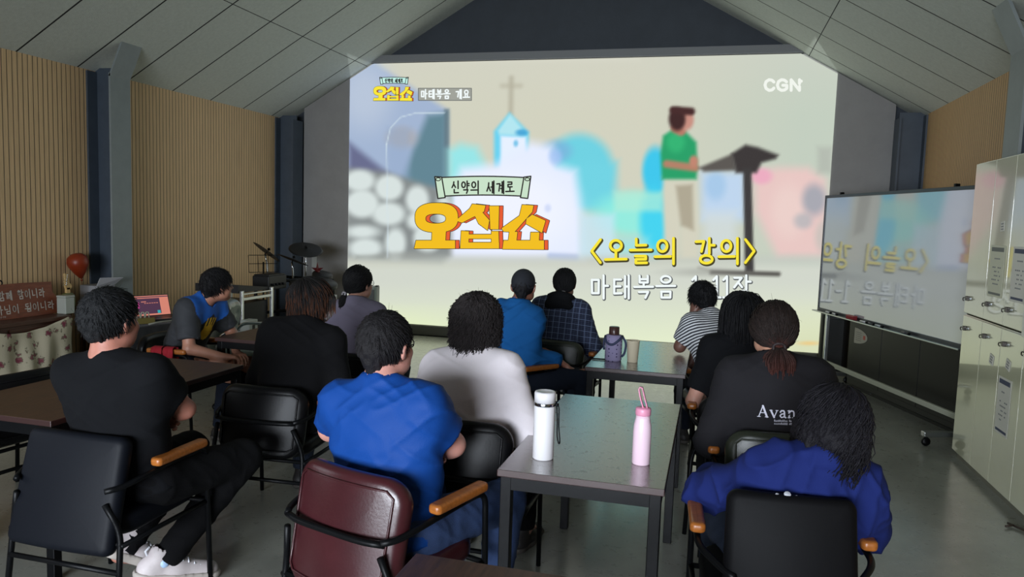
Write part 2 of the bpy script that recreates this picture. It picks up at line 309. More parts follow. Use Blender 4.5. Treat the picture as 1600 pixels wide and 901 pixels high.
# ------------------------------------------------------------------ the projected picture on the front panel
SY = PY-.012
scr = thing('projection_screen', 'huge bright projected picture filling the front wall with yellow lettering and a lecturer', 'screen', (-1.86, SY, .13))
def to_scr(px, py, lay=0):
    P = on_wall(px, py, SY); P = P-np.array([-1.86, SY, .13]); P[..., 1] = -.0025*lay; return P
def sstep(d, w): return np.clip(.5-d/w, 0, 1)**2*(3-2*np.clip(.5-d/w, 0, 1))
def picture(X, Y):
    """blurred television picture, photograph pixels in, display colours 0-255 out"""
    C = np.empty(X.shape+(3,)); C[:] = (206, 206, 188)
    def blend(mask, c): C[:] = C*(1-mask[..., None])+np.array(c, float)*mask[..., None]
    def ell(cx, cy, rx, ry, w, c, a=1.0): blend(a*sstep((np.hypot((X-cx)/rx, (Y-cy)/ry)-1)*min(rx, ry), w), c)
    def rect(x0, x1, y0, y1, w, c, a=1.0): blend(a*sstep(np.maximum(np.abs(X-(x0+x1)/2)-(x1-x0)/2, np.abs(Y-(y0+y1)/2)-(y1-y0)/2), w), c)
    def seg(x0, y0, x1, y1, r, w, c, a=1.0, r2=None):
        t = np.clip(((X-x0)*(x1-x0)+(Y-y0)*(y1-y0))/((x1-x0)**2+(y1-y0)**2), 0, 1)
        rr = r if r2 is None else r+(r2-r)*t
        blend(a*sstep(np.hypot(X-x0-t*(x1-x0), Y-y0-t*(y1-y0))-rr, w), c)
    def poly(pts, w, c, a=1.0):
        d = np.full(X.shape, 1e9); ins = np.zeros(X.shape, bool); n = len(pts)
        for i in range(n):
            (x0, y0), (x1, y1) = pts[i], pts[(i+1) % n]
            t = np.clip(((X-x0)*(x1-x0)+(Y-y0)*(y1-y0))/((x1-x0)**2+(y1-y0)**2+1e-9), 0, 1)
            d = np.minimum(d, np.hypot(X-x0-t*(x1-x0), Y-y0-t*(y1-y0)))
            cr = ((y0 > Y) != (y1 > Y)) & (X < (x1-x0)*(Y-y0)/((y1-y0) if y1 != y0 else 1e-9)+x0); ins ^= cr
        blend(a*sstep(np.where(ins, -d, d), w), c)
    # upper background, warm left to cool right
    blend(np.clip((X-1000)/250, 0, 1)*.9, (190, 202, 188)); blend(np.clip((180-Y)/120, 0, 1)*.5, (206, 206, 196))
    # big blue roof at the left
    poly([(540, 60), (600, 108), (700, 172), (700, 300), (640, 300), (540, 310)], 14, (160, 178, 206))
    ell(570, 150, 40, 50, 60, (186, 198, 216), .8); poly([(545, 222), (625, 285), (600, 300), (545, 290)], 16, (104, 108, 140))
    poly([(668, 180), (698, 176), (698, 300), (625, 292), (645, 235)], 18, (98, 132, 146)); poly([(694, 170), (702, 170), (702, 300), (694, 300)], 6, (84, 104, 112), .6)
    ell(628, 215, 22, 16, 18, (172, 164, 160), .7); rect(606, 640, 200, 280, 16, (146, 168, 200), .5)
    # cross on the tower
    seg(799, 122, 798, 178, 3.5, 10, (170, 166, 148), .7); seg(785, 134, 813, 134, 3.5, 10, (178, 174, 156), .6)
    # trees and shapes in cyan
    poly([(700, 235), (720, 225), (745, 230), (760, 260), (760, 330), (700, 330)], 24, (150, 226, 228)); ell(905, 262, 52, 52, 24, (110, 206, 222)); rect(880, 962, 255, 330, 26, (112, 208, 224))
    ell(870, 236, 22, 16, 18, (122, 176, 216), .8); ell(990, 335, 60, 34, 30, (140, 234, 222), .9); ell(1024, 268, 20, 38, 12, (64, 196, 232)); ell(1022, 345, 22, 50, 18, (70, 208, 236)); rect(960, 1012, 372, 400, 24, (146, 226, 232), .7)
    rect(960, 1035, 300, 330, 14, (176, 232, 212), .7)
    # white house and tower
    poly([(772, 205), (796, 176), (826, 206), (826, 262), (772, 262)], 9, (106, 206, 236)); poly([(778, 204), (797, 178), (820, 206), (818, 212), (780, 210)], 7, (176, 226, 236))
    poly([(782, 212), (822, 214), (822, 300), (782, 300)], 8, (226, 236, 252)); ell(815, 207, 9, 5, 6, (52, 150, 206), .8); ell(806, 224, 3.5, 5, 5, (104, 186, 226), .9)
    poly([(722, 262), (775, 258), (830, 222), (862, 228), (872, 258), (900, 266), (908, 330), (912, 405), (700, 405), (704, 300)], 26, (226, 233, 252)); ell(800, 330, 90, 60, 60, (238, 241, 253), .8)
    ell(868, 245, 10, 12, 12, (160, 190, 240), .7); seg(860, 400, 900, 402, 5, 8, (172, 190, 236), .8); ell(856, 325, 5, 6, 6, (196, 208, 240), .7); rect(905, 960, 335, 405, 18, (196, 226, 240), .8)
    # stone wall at the left
    poly([(540, 262), (600, 268), (705, 300), (705, 400), (690, 412), (540, 405)], 16, (134, 140, 140))
    for cx, cy, rx, ry in ((562, 282, 24, 17), (608, 293, 22, 20), (652, 312, 18, 22), (566, 318, 26, 22), (607, 334, 26, 18), (652, 345, 16, 14), (566, 362, 26, 10), (618, 380, 16, 24), (571, 388, 26, 16), (668, 372, 22, 22), (694, 330, 12, 28)):
        ell(cx, cy, rx, ry, 13, (212, 222, 220))
    # right side: flowers, pink shop
    rect(1095, 1165, 268, 345, 26, (188, 210, 234)); ell(1118, 290, 16, 22, 16, (150, 190, 226), .6); rect(1100, 1150, 330, 400, 26, (206, 216, 218), .8)
    poly([(1178, 268), (1215, 262), (1262, 262), (1290, 280), (1296, 402), (1215, 402), (1180, 330)], 24, (228, 196, 192)); ell(1190, 275, 16, 12, 12, (232, 170, 190)); ell(1232, 330, 26, 40, 26, (232, 206, 200), .8)
    ell(1272, 312, 18, 24, 18, (150, 158, 170), .8); ell(1255, 345, 14, 12, 14, (170, 174, 180), .7); rect(1278, 1300, 230, 270, 16, (168, 172, 164), .6); ell(1290, 370, 16, 26, 16, (200, 190, 184))
    # floor of the studio
    fl = np.clip((Y-396)/26, 0, 1); blend(fl, (206, 211, 200)); rect(540, 1320, 400, 412, 22, (184, 190, 184), .5)
    blend(np.clip((Y-440)/90, 0, 1), (222, 231, 200)); blend(np.clip((Y-470)/40, 0, 1)*np.clip((760-X)/260, 0, 1), (230, 244, 182)); blend(np.clip((Y-465)/70, 0, 1)*np.clip((X-1100)/120, 0, 1), (212, 218, 182))
    ell(640, 398, 40, 5, 10, (150, 154, 150), .6); rect(556, 600, 398, 404, 8, (140, 146, 142), .5)
    # lecturer in a green shirt, side on
    poly([(1036, 276), (1088, 276), (1092, 340), (1090, 402), (1066, 402), (1064, 350), (1060, 402), (1040, 402), (1036, 330)], 12, (208, 206, 188)); poly([(1056, 290), (1082, 288), (1084, 360), (1064, 352)], 10, (168, 160, 140), .9)
    poly([(1032, 240), (1036, 212), (1050, 203), (1072, 206), (1088, 222), (1090, 262), (1088, 280), (1034, 280)], 9, (44, 158, 104)); ell(1056, 222, 14, 16, 14, (58, 186, 120), .7)
    seg(1042, 256, 1086, 262, 6, 8, (176, 128, 104)); ell(1084, 252, 7, 9, 7, (190, 132, 112)); seg(1056, 200, 1064, 204, 8, 7, (180, 122, 104))
    ell(1072, 187, 12, 16, 8, (196, 142, 128)); ell(1058, 186, 13, 18, 8, (66, 44, 44)); seg(1052, 172, 1080, 174, 6, 7, (72, 46, 46))
    # lectern
    poly([(1092, 262), (1145, 240), (1150, 266), (1100, 268)], 9, (92, 88, 84)); poly([(1143, 240), (1165, 226), (1184, 230), (1216, 242), (1212, 248), (1190, 254), (1182, 270), (1150, 270)], 9, (62, 58, 58))
    poly([(1161, 262), (1174, 262), (1178, 425), (1164, 425)], 6, (64, 62, 62)); seg(1112, 425, 1216, 428, 3.5, 7, (86, 84, 80)); seg(1092, 418, 1110, 423, 2, 8, (150, 150, 140), .6); ell(1100, 425, 50, 6, 12, (150, 152, 146), .5)
    # rounded window line
    for a, b_ in (((606, 402), (604, 225)), ((604, 225), (610, 200)), ((610, 200), (626, 183)), ((626, 183), (648, 177)), ((648, 177), (694, 176))): seg(*a, *b_, .8, 2.2, (206, 222, 230), .75)
    ell(1264, 536, 16, 3, 5, (240, 190, 110), .6)
    rect(690, 1000, 84, 96, 14, (214, 214, 200), .4)
    return np.clip(C, 0, 255)
def srgb2lin(C): C = C/255.0; return np.where(C <= .04045, C/12.92, ((C+.055)/1.055)**2.4)
# grid that follows the lit outline (the top corners run out where the ceiling comes down)
def lit_quad():
    x0, x1, z0, z1 = -5.03, 1.31, .135, 3.722; nx, nz = 300, 170
    gx = np.linspace(x0, x1, nx+1); V = np.zeros((nz+1, nx+1, 3)); zt = np.minimum(z1, np.array([ceil_z(x) for x in gx])-.03)
    for j in range(nz+1): V[j, :, 0] = gx; V[j, :, 2] = z0+(zt-z0)*j/nz; V[j, :, 1] = SY
    return V
V = lit_quad(); q = V-np.array([0, 0, CAM_H]); zz = q@AX_F
PXm = 800+CAM_F*(q@AX_R)/zz; PYm = 450.5+CAM_F*(q@AX_D)/zz
Cc = srgb2lin(picture(PXm, PYm)); nzr, nxr = V.shape[:2]
idx = np.arange(nzr*nxr).reshape(nzr, nxr)
F = np.stack([idx[:-1, :-1], idx[:-1, 1:], idx[1:, 1:], idx[1:, :-1]], -1).reshape(-1, 4)
np_mesh('projected_image', (V-np.array([-1.86, SY, .13])).reshape(-1, 3), F, emit('projected picture', gain=SCREEN_GAIN, attr='Col'), scr, Cc.reshape(-1, 3), False)
# ---------------------------------------------------------------- lettering: Hangul composed from brush strokes
def ring(cx, cy, rx, ry, n=22): return [(cx+rx*math.sin(2*PI*k/n), cy-ry*math.cos(2*PI*k/n)) for k in range(n+1)]
JAMO = {
 'g': [[(.1, .18), (.85, .15), (.62, .92)]], 'n': [[(.15, .08), (.15, .82), (.92, .78)]], 'd': [[(.88, .12), (.14, .15), (.14, .85), (.92, .82)]],
 'r': [[(.1, .1), (.85, .1), (.85, .46), (.14, .48), (.14, .9), (.92, .87)]], 'm': [[(.12, .12), (.86, .12), (.84, .88), (.14, .88), (.12, .12)]],
 'b': [[(.14, .05), (.14, .9), (.86, .9), (.86, .05)], [(.14, .48), (.86, .48)]], 's': [[(.52, .05), (.46, .4), (.08, .92)], [(.48, .4), (.92, .9)]],
 'o': [ring(.5, .5, .42, .42)], 'j': [[(.1, .12), (.88, .12), (.5, .5), (.08, .92)], [(.52, .5), (.92, .9)]], 't': [[(.88, .1), (.14, .1), (.14, .9), (.92, .88)], [(.14, .5), (.82, .49)]],
 'h': [[(.32, .02), (.66, .04)], [(.06, .24), (.94, .24)], ring(.5, .66, .32, .28)], 'k': [[(.1, .15), (.85, .12), (.62, .92)], [(.15, .5), (.78, .46)]]}
INI = ['g', 'gg', 'n', 'd', 'dd', 'r', 'm', 'b', 'bb', 's', 'ss', 'o', 'j', 'jj', 'ch', 'k', 't', 'p', 'h']
VOW = ['a', 'ae', 'ya', 'yae', 'eo', 'e', 'yeo', 'ye', 'o', 'wa', 'wae', 'oe', 'yo', 'u', 'wo', 'we', 'wi', 'yu', 'eu', 'ui', 'i']
FIN = ['', 'g', 'gg', 'gs', 'n', 'nj', 'nh', 'd', 'r', 'rg', 'rm', 'rb', 'rs', 'rt', 'rp', 'rh', 'm', 'b', 'bs', 's', 'ss', 'o', 'j', 'ch', 'k', 't', 'p', 'h']
VERT = {'a': [[(.25, 0), (.25, 1)], [(.25, .45), (.95, .45)]], 'ae': [[(.15, .03), (.15, .95)], [(.15, .48), (.7, .48)], [(.72, 0), (.72, 1)]], 'ya': [[(.25, 0), (.25, 1)], [(.25, .34), (.95, .34)], [(.25, .6), (.95, .6)]],
 'eo': [[(.75, 0), (.75, 1)], [(.1, .45), (.75, .45)]], 'e': [[(.3, .06), (.3, .94)], [(-.2, .48), (.3, .48)], [(.82, 0), (.82, 1)]], 'ye': [[(.3, .06), (.3, .94)], [(-.2, .36), (.3, .36)], [(-.2, .6), (.3, .6)], [(.82, 0), (.82, 1)]], 'i': [[(.5, 0), (.5, 1)]]}
HORZ = {'o': [[(.5, 0), (.5, .6)], [(0, .66), (1, .62)]], 'yo': [[(.34, 0), (.34, .62)], [(.66, 0), (.66, .62)], [(0, .68), (1, .64)]], 'eu': [[(0, .5), (1, .46)]], 'u': [[(0, .2), (1, .2)], [(.5, .2), (.5, 1)]]}
def fit(strokes, x0, y0, x1, y1): return [[(x0+x*(x1-x0), y0+y*(y1-y0)) for x, y in s] for s in strokes]
def jam(n): return sum([fit(JAMO[c], k*.5, 0, k*.5+.5, 1) for k, c in enumerate(n)], []) if len(n) == 2 and n not in JAMO and n[0] == n[1] else JAMO[n]
def syllable(ch):
    c = ord(ch)-0xAC00; i, v, f = INI[c//588], VOW[c % 588//28], FIN[c % 28]; S = []
    if v in VERT:
        y1 = .56 if f else .86
        S += fit(jam(i), .04, .10 if not f else .04, .54, y1); S += fit(VERT[v], .64, 0, .98, .6 if f else 1.0)
        if f: S += fit(jam(f), .24, .64, .92, 1.0)
    elif v in HORZ:
        if f: S += fit(jam(i), .2, .0, .8, .34); S += fit(HORZ[v], .0, .34, 1, .58); S += fit(jam(f), .18, .66, .84, 1.0)
        else: S += fit(jam(i), .18, .04, .82, .52); S += fit(HORZ[v], .0, .5, 1, 1.0)
    else:  # combined vowels
        y1 = .42 if f else .56
        S += fit(jam(i), .08, .04, .62, y1); S += fit(HORZ['eu' if v == 'ui' else 'o'], .0, y1+.02, .74, y1+.30); S += fit(VERT['i' if v in ('ui', 'oe') else 'a'], .76, 0, 1.0, .62 if f else 1.0)
        if f: S += fit(jam(f), .24, .68, .92, 1.0)
    return S
def ribbon(mb, pts, w, lay, put, mi=0, round_=True, n=8):
    """flat stroke of half width w along pts; put maps (x, y, layer) arrays to local points"""
    P = [np.array(p, float) for p in pts]; vs = []; fs = []
    def q(p): vs.append(p); return len(vs)-1
    for a, b in zip(P[:-1], P[1:]):
        d = b-a; L = np.hypot(*d)
        if L < 1e-9: continue
        u = d/L; nn = np.array([-u[1], u[0]])*w; e = u*w if not round_ else 0*u
        fs.append([q(a+nn-e), q(a-nn-e), q(b-nn+e), q(b+nn+e)])
    if round_:
        for p in P: fs.append([q(p+w*np.array([math.cos(2*PI*k/n), math.sin(2*PI*k/n)])) for k in range(n)])
    A = np.array(vs); mb.add([tuple(v) for v in put(A[:, 0], A[:, 1], lay)], fs, mi, False)
def write(mb, text, x0, y0, x1, y1, w, lay, put, mi=0, adv=None, slant=0.0, dx=0, dy=0, gap=.18, latin=None):
    """text between two corners (y down); a blank takes half a cell"""
    units = [(.5 if ch == ' ' else (latin or {}).get(ch, (.5,))[0] if not ('\uac00' <= ch <= '\ud7a3') else 1.0) for ch in text]
    tot = sum(units)+gap*(len(text)-1); cw = (x1-x0)/tot; x = x0
    for ch, u in zip(text, units):
        if '\uac00' <= ch <= '\ud7a3': S = syllable(ch)
        elif ch in (latin or {}): S = [[(px_/max(u, .01) if False else px_, py_) for px_, py_ in s] for s in latin[ch][1]]
        else: S = []
        for s in S:
            pts = [(x+px_*cw*(1.0 if '\uac00' <= ch <= '\ud7a3' else 1.0)+slant*(1-py_)+dx, y0+py_*(y1-y0)+dy) for px_, py_ in s]
            ribbon(mb, pts, w, lay, put, mi)
        x += (u+gap)*cw
LAT = {'<': (.55, [[(.5, .05), (.08, .5), (.5, .95)]]), '>': (.55, [[(.08, .05), (.5, .5), (.08, .95)]]), '1': (.36, [[(.05, .2), (.24, .04), (.24, .95)], [(.04, .95), (.44, .95)]]), '-': (.4, [[(.05, .5), (.38, .5)]]),
 'C': (.8, [[(.72, .24), (.58, .08), (.36, .04), (.14, .2), (.06, .5), (.14, .8), (.36, .96), (.58, .92), (.72, .76)]]), 'G': (.86, [[(.74, .22), (.58, .07), (.36, .04), (.14, .2), (.06, .5), (.14, .8), (.36, .96), (.6, .93), (.76, .78), (.76, .52), (.46, .52)]]),
 'N': (.86, [[(.1, .96), (.1, .04), (.72, .96), (.72, .62)], [(.72, .38), (.72, .04)], [(.78, .16), (.86, .16)]])}
put = lambda x, y, l: to_scr(x, y, l)
E_y = emit('yellow lettering', (244, 226, 60), SCREEN_GAIN); E_o = emit('dark outline', (70, 66, 40), SCREEN_GAIN); E_w = emit('white lettering', (238, 246, 246), SCREEN_GAIN); E_k = emit('outline grey', (92, 96, 98), SCREEN_GAIN)
E_gold = emit('golden lettering', (238, 188, 36), SCREEN_GAIN); E_red = emit('red lettering side', (226, 92, 52), SCREEN_GAIN); E_mint = emit('pale mint banner', (198, 222, 198), SCREEN_GAIN); E_ink = emit('ink', (44, 42, 40), SCREEN_GAIN)
def lettering(name, *mats): return (MB(), name, mats)
mb = MB(); write(mb, '<오늘의 강의>', 922, 372, 1180, 412, 3.5, 2, put, 1, latin=LAT, dx=1.2, dy=1.6); write(mb, '<오늘의 강의>', 922, 372, 1180, 412, 2.15, 4, put, 0, latin=LAT); mb.build('caption', [E_y, E_o], scr)
mb = MB(); write(mb, '마태복음 1-11장', 922, 430, 1174, 466, 2.9, 2, put, 1, latin=LAT, dx=.8, dy=1.0); write(mb, '마태복음 1-11장', 922, 430, 1174, 466, 1.75, 4, put, 0, latin=LAT); mb.build('caption', [E_w, E_k], scr)
def rectm(mb, pts, lay, mi): mb.add([tuple(v) for v in put([p[0] for p in pts], [p[1] for p in pts], lay)], [tuple(range(len(pts)))], mi, False)
# two titles: golden block letters with a red side and a banner over them
SUP = lambda cx, cy, rx_, ry_, n=40: [(cx+rx_*math.copysign(abs(math.cos(t))**.8, math.cos(t)), cy+ry_*math.copysign(abs(math.sin(t))**.8, math.sin(t))) for t in np.linspace(0, 2*PI, n+1)[:-1]]
BLK = [[(338, 700), (392, 700), (390, 742), (336, 742)], [(275, 738), (428, 738), (428, 770), (268, 770)], [(495, 594), (547, 600), (541, 624), (455, 668), (430, 660), (485, 612)], [(503, 636), (530, 622), (562, 658), (555, 698), (520, 672)], [(562, 602), (600, 602), (598, 694), (566, 694)],
 [(452, 700), (482, 702), (480, 768), (448, 768)], [(570, 702), (598, 702), (600, 770), (570, 770)], [(478, 714), (574, 714), (574, 731), (478, 731)], [(450, 746), (600, 746), (600, 770), (448, 770)], [(690, 597), (735, 600), (730, 625), (660, 705), (618, 703), (610, 690), (680, 640)], [(708, 652), (730, 636), (782, 660), (768, 708), (705, 672)],
 [(640, 704), (672, 704), (668, 742), (636, 742)], [(724, 706), (758, 706), (756, 742), (722, 742)], [(618, 738), (776, 738), (776, 774), (614, 772)]]
def title(x0, y0, x1, y1, side, lw, mats, lay0):
    mb = MB(); fx = lambda p, dx=0: (x0+(p[0]+dx-268)/(780-268)*(x1-x0), y0+(p[1]-590)/(775-590)*(y1-y0))
    ro, ri = SUP(355, 648, 84, 58), SUP(352, 652, 40, 19)
    for dx, lay, mi in ((side, lay0, 1), (0, lay0+3, 0)):
        for P in BLK:
            Q = [fx(p, dx) for p in P]; ribbon(mb, Q+[Q[0]], lw, lay, put, 2); rectm(mb, Q, lay+1, mi)
        for R_ in (ro, ri): ribbon(mb, [fx(p, dx) for p in R_+[R_[0]]], lw, lay, put, 2)
        n = len(ro)
        for q in range(n): rectm(mb, [fx(ro[q], dx), fx(ro[(q+1) % n], dx), fx(ri[(q+1) % n], dx), fx(ri[q], dx)], lay+1, mi)
    return mb.build('title', mats, scr)
title(648, 317, 852, 390, 15, .9, [E_gold, E_red, E_ink], 3); title(584, 135, 645, 158, 12, .5, [E_y, E_red, E_ink], 3)
def banner(x0, y0, x1, y1, lw, lay):
    mb = MB(); h = y1-y0; c = h*.32
    up = [(x0+c*.7+(x1-x0-c*1.4)*t, y0+h*.04-math.sin(PI*t)*h*.06) for t in np.linspace(0, 1, 9)]; lo = [(x, y+h*.86) for x, y in up[::-1]]
    def outl(P, mi, l): rectm(mb, P, l, mi); ribbon(mb, P+[P[0]], lw, l+1, put, 1)
    outl(up+lo, 0, lay)
    outl([(x0, y0), (x0+c, y0+h*.02), (x0+c*1.5, y0+h*.96), (x0+c*.45, y1)], 0, lay+2); outl([(x1-c, y0+h*.02), (x1, y0-h*.02), (x1-c*.45, y1), (x1-c*1.5, y0+h*.96)], 0, lay+2)
    ribbon(mb, ring(x0+c*.5, y0+h*.12, c*.35, h*.07, 10), lw*.7, lay+4, put, 1); ribbon(mb, ring(x1-c*.5, y0+h*.12, c*.35, h*.07, 10), lw*.7, lay+4, put, 1)
    write(mb, '신약의 세계로', x0+c*2.4, y0+h*.2, x1-c*2.4, y0+h*.78, lw*1.15, lay+5, put, 1); return mb.build('banner', [E_mint if h > 20 else emit('aqua banner', (190, 236, 226), SCREEN_GAIN), E_ink], scr)
banner(680, 276, 830, 310, 1.0, 4); banner(594, 121, 639, 132, .5, 4)
mb = MB(); rectm(mb, [(654, 138), (737, 138), (737, 157), (654, 157)], 2, 1); ribbon(mb, [(654, 138), (737, 138), (737, 157), (654, 157), (654, 138)], .5, 3, put, 2); write(mb, '마태복음 개요', 658, 140, 734, 154.5, 1.05, 4, put, 0); mb.build('caption', [E_w, emit('grey caption bar', (158, 160, 152), SCREEN_GAIN), E_k], scr)
mb = MB(); write(mb, 'CGN', 1194, 124, 1252, 142, 2.4, 3, put, 0, latin=LAT, gap=.12); mb.build('channel_mark', [emit('pale mark', (236, 240, 232), SCREEN_GAIN)], scr)
# ------------------------------------------------------------------ materials of the furniture
M_blk = mat('black painted steel', (11, 12, 14), .42, var=.2, vscale=20, spec=.16)
M_leather = mat('black vinyl', (11, 11, 13), .40, bump=.04, bscale=120, spec=.22)
M_burg = mat('burgundy vinyl', (62, 26, 30), .28, bump=.035, bscale=110, var=.25, vscale=5)
M_olive = mat('dark olive vinyl', (40, 44, 34), .32, bump=.04, bscale=110)
M_dull = mat('dull black vinyl', (10, 10, 12), .6, bump=.03, bscale=120, spec=.12)
M_navyv = mat('blue black vinyl', (11, 14, 21), .55, bump=.03, bscale=120, spec=.16)
M_arm = mat('varnished beech', (176, 104, 44), .34, var=.35, vscale=14, stretch=(1, 6, 6))
M_chrome = mat('chrome', (200, 205, 210), .15, 1.0)
M_wood = mat('scratched walnut laminate', (74, 48, 38), .30, c2=(56, 38, 31), vscale=7, stretch=(9, 1, 1), bump=.015, bscale=40, coat=1.0)
M_wood.node_tree.nodes['Principled BSDF'].inputs['Coat IOR'].default_value = 2.3; M_wood.node_tree.nodes['Principled BSDF'].inputs['Coat Roughness'].default_value = .2
nt = M_wood.node_tree; b = nt.nodes['Principled BSDF']; tc = nd(nt, 'ShaderNodeTexCoord'); nz = nd(nt, 'ShaderNodeTexNoise'); nz.inputs['Scale'].default_value = 24; nz.inputs['Detail'].default_value = 10; nz.inputs['Roughness'].default_value = .75
nt.links.new(tc.outputs['Object'], nz.inputs['Vector']); mr = nd(nt, 'ShaderNodeMapRange'); mr.inputs[1].default_value = .58; mr.inputs[2].default_value = .72; mr.inputs[3].default_value = .27; mr.inputs[4].default_value = .5
nt.links.new(nz.outputs['Fac'], mr.inputs[0]); nt.links.new(mr.outputs[0], b.inputs['Roughness']); nt.links.new(mr.outputs[0], b.inputs['Coat Roughness']); b.inputs['Specular IOR Level'].default_value = .62
M_woodb = mat('brown laminate', (92, 62, 44), .42, c2=(68, 46, 34), vscale=7, stretch=(9, 1, 1), bump=.04, bscale=30)
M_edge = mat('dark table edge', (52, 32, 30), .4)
# ------------------------------------------------------------------ tables
def table(x0, x1, y0, y1, label, top=M_wood, h=.72):
    t = thing('table', label, 'table', ((x0+x1)/2, (y0+y1)/2, 0), 0, None)
    w, l = (x1-x0)/2, (y1-y0)/2
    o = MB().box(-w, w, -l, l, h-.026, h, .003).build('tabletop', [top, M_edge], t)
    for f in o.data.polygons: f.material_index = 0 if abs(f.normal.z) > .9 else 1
    a = MB(); i = .012
    a.box(-w+i, w-i, -l+i, -l+i+.025, h-.075, h-.026); a.box(-w+i, w-i, l-i-.025, l-i, h-.075, h-.026)
    a.box(-w+i, -w+i+.025, -l+i, l-i, h-.075, h-.026); a.box(w-i-.025, w-i, -l+i, l-i, h-.075, h-.026); a.build('apron', M_blk, t)
    for sx in (-1, 1):
        for sy in (-1, 1):
            cx, cy = sx*(w-.032), sy*(l-.032)
            MB().box(cx-.021, cx+.021, cy-.021, cy+.021, 0, h-.026, .003).build('leg', M_blk, t)
    return t
table(-.72, -.115, 2.575, 3.87, 'dark wood table in the middle with a white bottle and a pink bottle on it')
table(-.745, -.12, 4.66, 5.9, 'dark wood table farther forward holding a pouched flask and a paper cup')
table(-.735, -.12, .55, 1.84, 'brown wood table of which only a corner shows at the bottom edge of the photo', M_woodb)
table(-3.33, -2.665, 2.5, 3.85, 'brown table beside the man in the plain black T-shirt', M_woodb)
table(-3.43, -2.80, 4.61, 5.9, 'brown table behind, beside the man in the blue and black T-shirt', M_woodb)
# ------------------------------------------------------------------ chairs
def chair(x, y, az, label, pad, bw=.46, bh=.40, btop=.80, style='bar', arms=True, group=None, seat_mat=None, zA=.615):
    """visitor chair facing local +Y, origin on the floor under the sitter"""
    t = thing('armchair', label, 'chair', (x, y, 0), -D(az), group)
    hw = .265
    # seat pad
    MB().pillow(.48, .47, .085, .10, .035, m=T(0, .02, .425, rx=92), puff=.008).build('seat', seat_mat or pad, t)
    rec = 15.0 if style == 'panel' else 11.0; zc = btop-bh/2; yc = -.235-(zc-.6)*.17
    bp = MB().pillow(bw, bh, .065, .09 if style != 'panel' else .035, .028, bend=.05 if style != 'panel' else .02, m=T(0, yc, zc, rx=-rec) @ Matrix.Diagonal((1, 1, 1, 1)), puff=.006, taper=.04 if style != 'panel' else -.05)
    bo = bp.build('backrest', pad, t)
    if style == 'bar':   # welt along the back
        pts = [(hw2*.5*bw/bw, 0, 0) for hw2 in ()]
        a = MB()
        P = [(-bw/2+.035, 0, bh/2-.04), (bw/2-.035, 0, bh/2-.04), (bw/2-.04, 0, -bh/2+.04), (-bw/2+.04, 0, -bh/2+.04)]
        pts = []
        for i in range(4):
            p, q = Vector(P[i]), Vector(P[(i+1) % 4]); pts += [p.lerp(q, u) for u in (.06, .3, .5, .7, .94)]
        pts = [(p.x, -.0365+.05*(p.x/(bw/2))**2, p.z) for p in pts]
        a.tube(pts, .0045, 6, closed=True, m=T(0, yc, zc, rx=-rec)); a.build('piping', pad, bo)
    fr = MB()
    for s in (-1, 1):
        leg = MB()
        if arms:
            leg.tube([(s*hw, .26, 0), (s*hw, .235, zA-.0), (s*hw, .10, zA)], .0115, 8, fil=.06)
        else: leg.tube([(s*hw*.9, .22, 0), (s*hw*.9, .20, .40)], .0115, 8)
        leg.build('leg', M_blk, t)
        lg = MB(); lg.tube([(s*hw, -.28, 0), (s*(hw-.015), -.235, .42), (s*(bw/2-.03), yc-.035, zc-.02)], .0115, 8, fil=.05); lg.build('leg', M_blk, t)
        if arms:
            ar = MB(); ar.pillow(.052, .30, .034, .018, .012, m=T(s*hw, .075, zA+.025, rx=90)); ar.build('armrest', M_arm, t)
            fr.tube([(s*hw, .12, zA), (s*hw, -.12, zA-.01), (s*(bw/2+.005), yc+.01, zA-.03), (s*(bw/2-.03), yc-.036, zA-.035)], .0115, 8, fil=.05)
    fr.tube([(-hw*.97, -.255, .27), (hw*.97, -.255, .27)], .0105, 8); fr.tube([(-hw*.97, -.24, .375), (hw*.97, -.24, .375)], .0105, 8)
    fr.tube([(-hw*.98, .245, .37), (hw*.98, .245, .37)], .0105, 8)
    for s in (-1, 1): fr.tube([(s*hw*.98, -.245, .37), (s*hw*.98, .243, .37)], .0105, 8)
    if style == 'bar': fr.tube([(-bw/2+.02, yc-.028, zA-.04), (-bw*.3, yc-.052, zA-.04), (bw*.3, yc-.052, zA-.04), (bw/2-.02, yc-.028, zA-.04)], .0115, 8, fil=.08)
    fr.build('frame', M_blk, t)
    return t
GA = 'armchairs of the people watching'
chair(-1.075, 2.40, 17, 'burgundy padded armchair under the man in the royal blue T-shirt', M_burg, .48, .42, .795, group=GA, zA=.645)
chair(-2.33, 2.48, 0, 'blue-black armchair under the man in the plain black T-shirt', M_navyv, .47, .44, .77, 'panel', group=GA)
chair(-2.21, 3.53, -3, 'black armchair under the person in the black sweatshirt with brown-tipped hair', M_leather, .48, .36, .745, group=GA)
chair(-.985, 3.10, 0, 'black armchair under the person in the white sweater', M_leather, .46, .40, .80, group=GA)
t = chair(.262, 2.56, -4, 'worn black armchair under the person in the navy shirt', M_dull, .39, .46, .83, 'panel', group=GA)
mb = MB()
for x_, z_, r_ in ((-.015, .0, .011), (.012, -.006, .007), (-.045, -.004, .006), (.045, -.01, .004), (-.16, -.20, .004), (-.07, -.12, .003)):
    mb.lathe([(0, -.0016), (r_, -.0012), (r_*.9, .0012), (0, .0016)], 9, m=T(0, -.235, .60, rx=-15) @ T(x_, -.0155 if z_ > -.05 else -.031, .229+z_ if z_ > -.05 else .1+z_, rx=62 if z_ > -.05 else 90))
mb.build('worn_spot', mat('bare backing cloth', (196, 198, 206), .8), t)
chair(.31, 3.48, -6, 'dark olive armchair under the person in the lettered grey sweatshirt', M_olive, .46, .40, .78, group=GA)
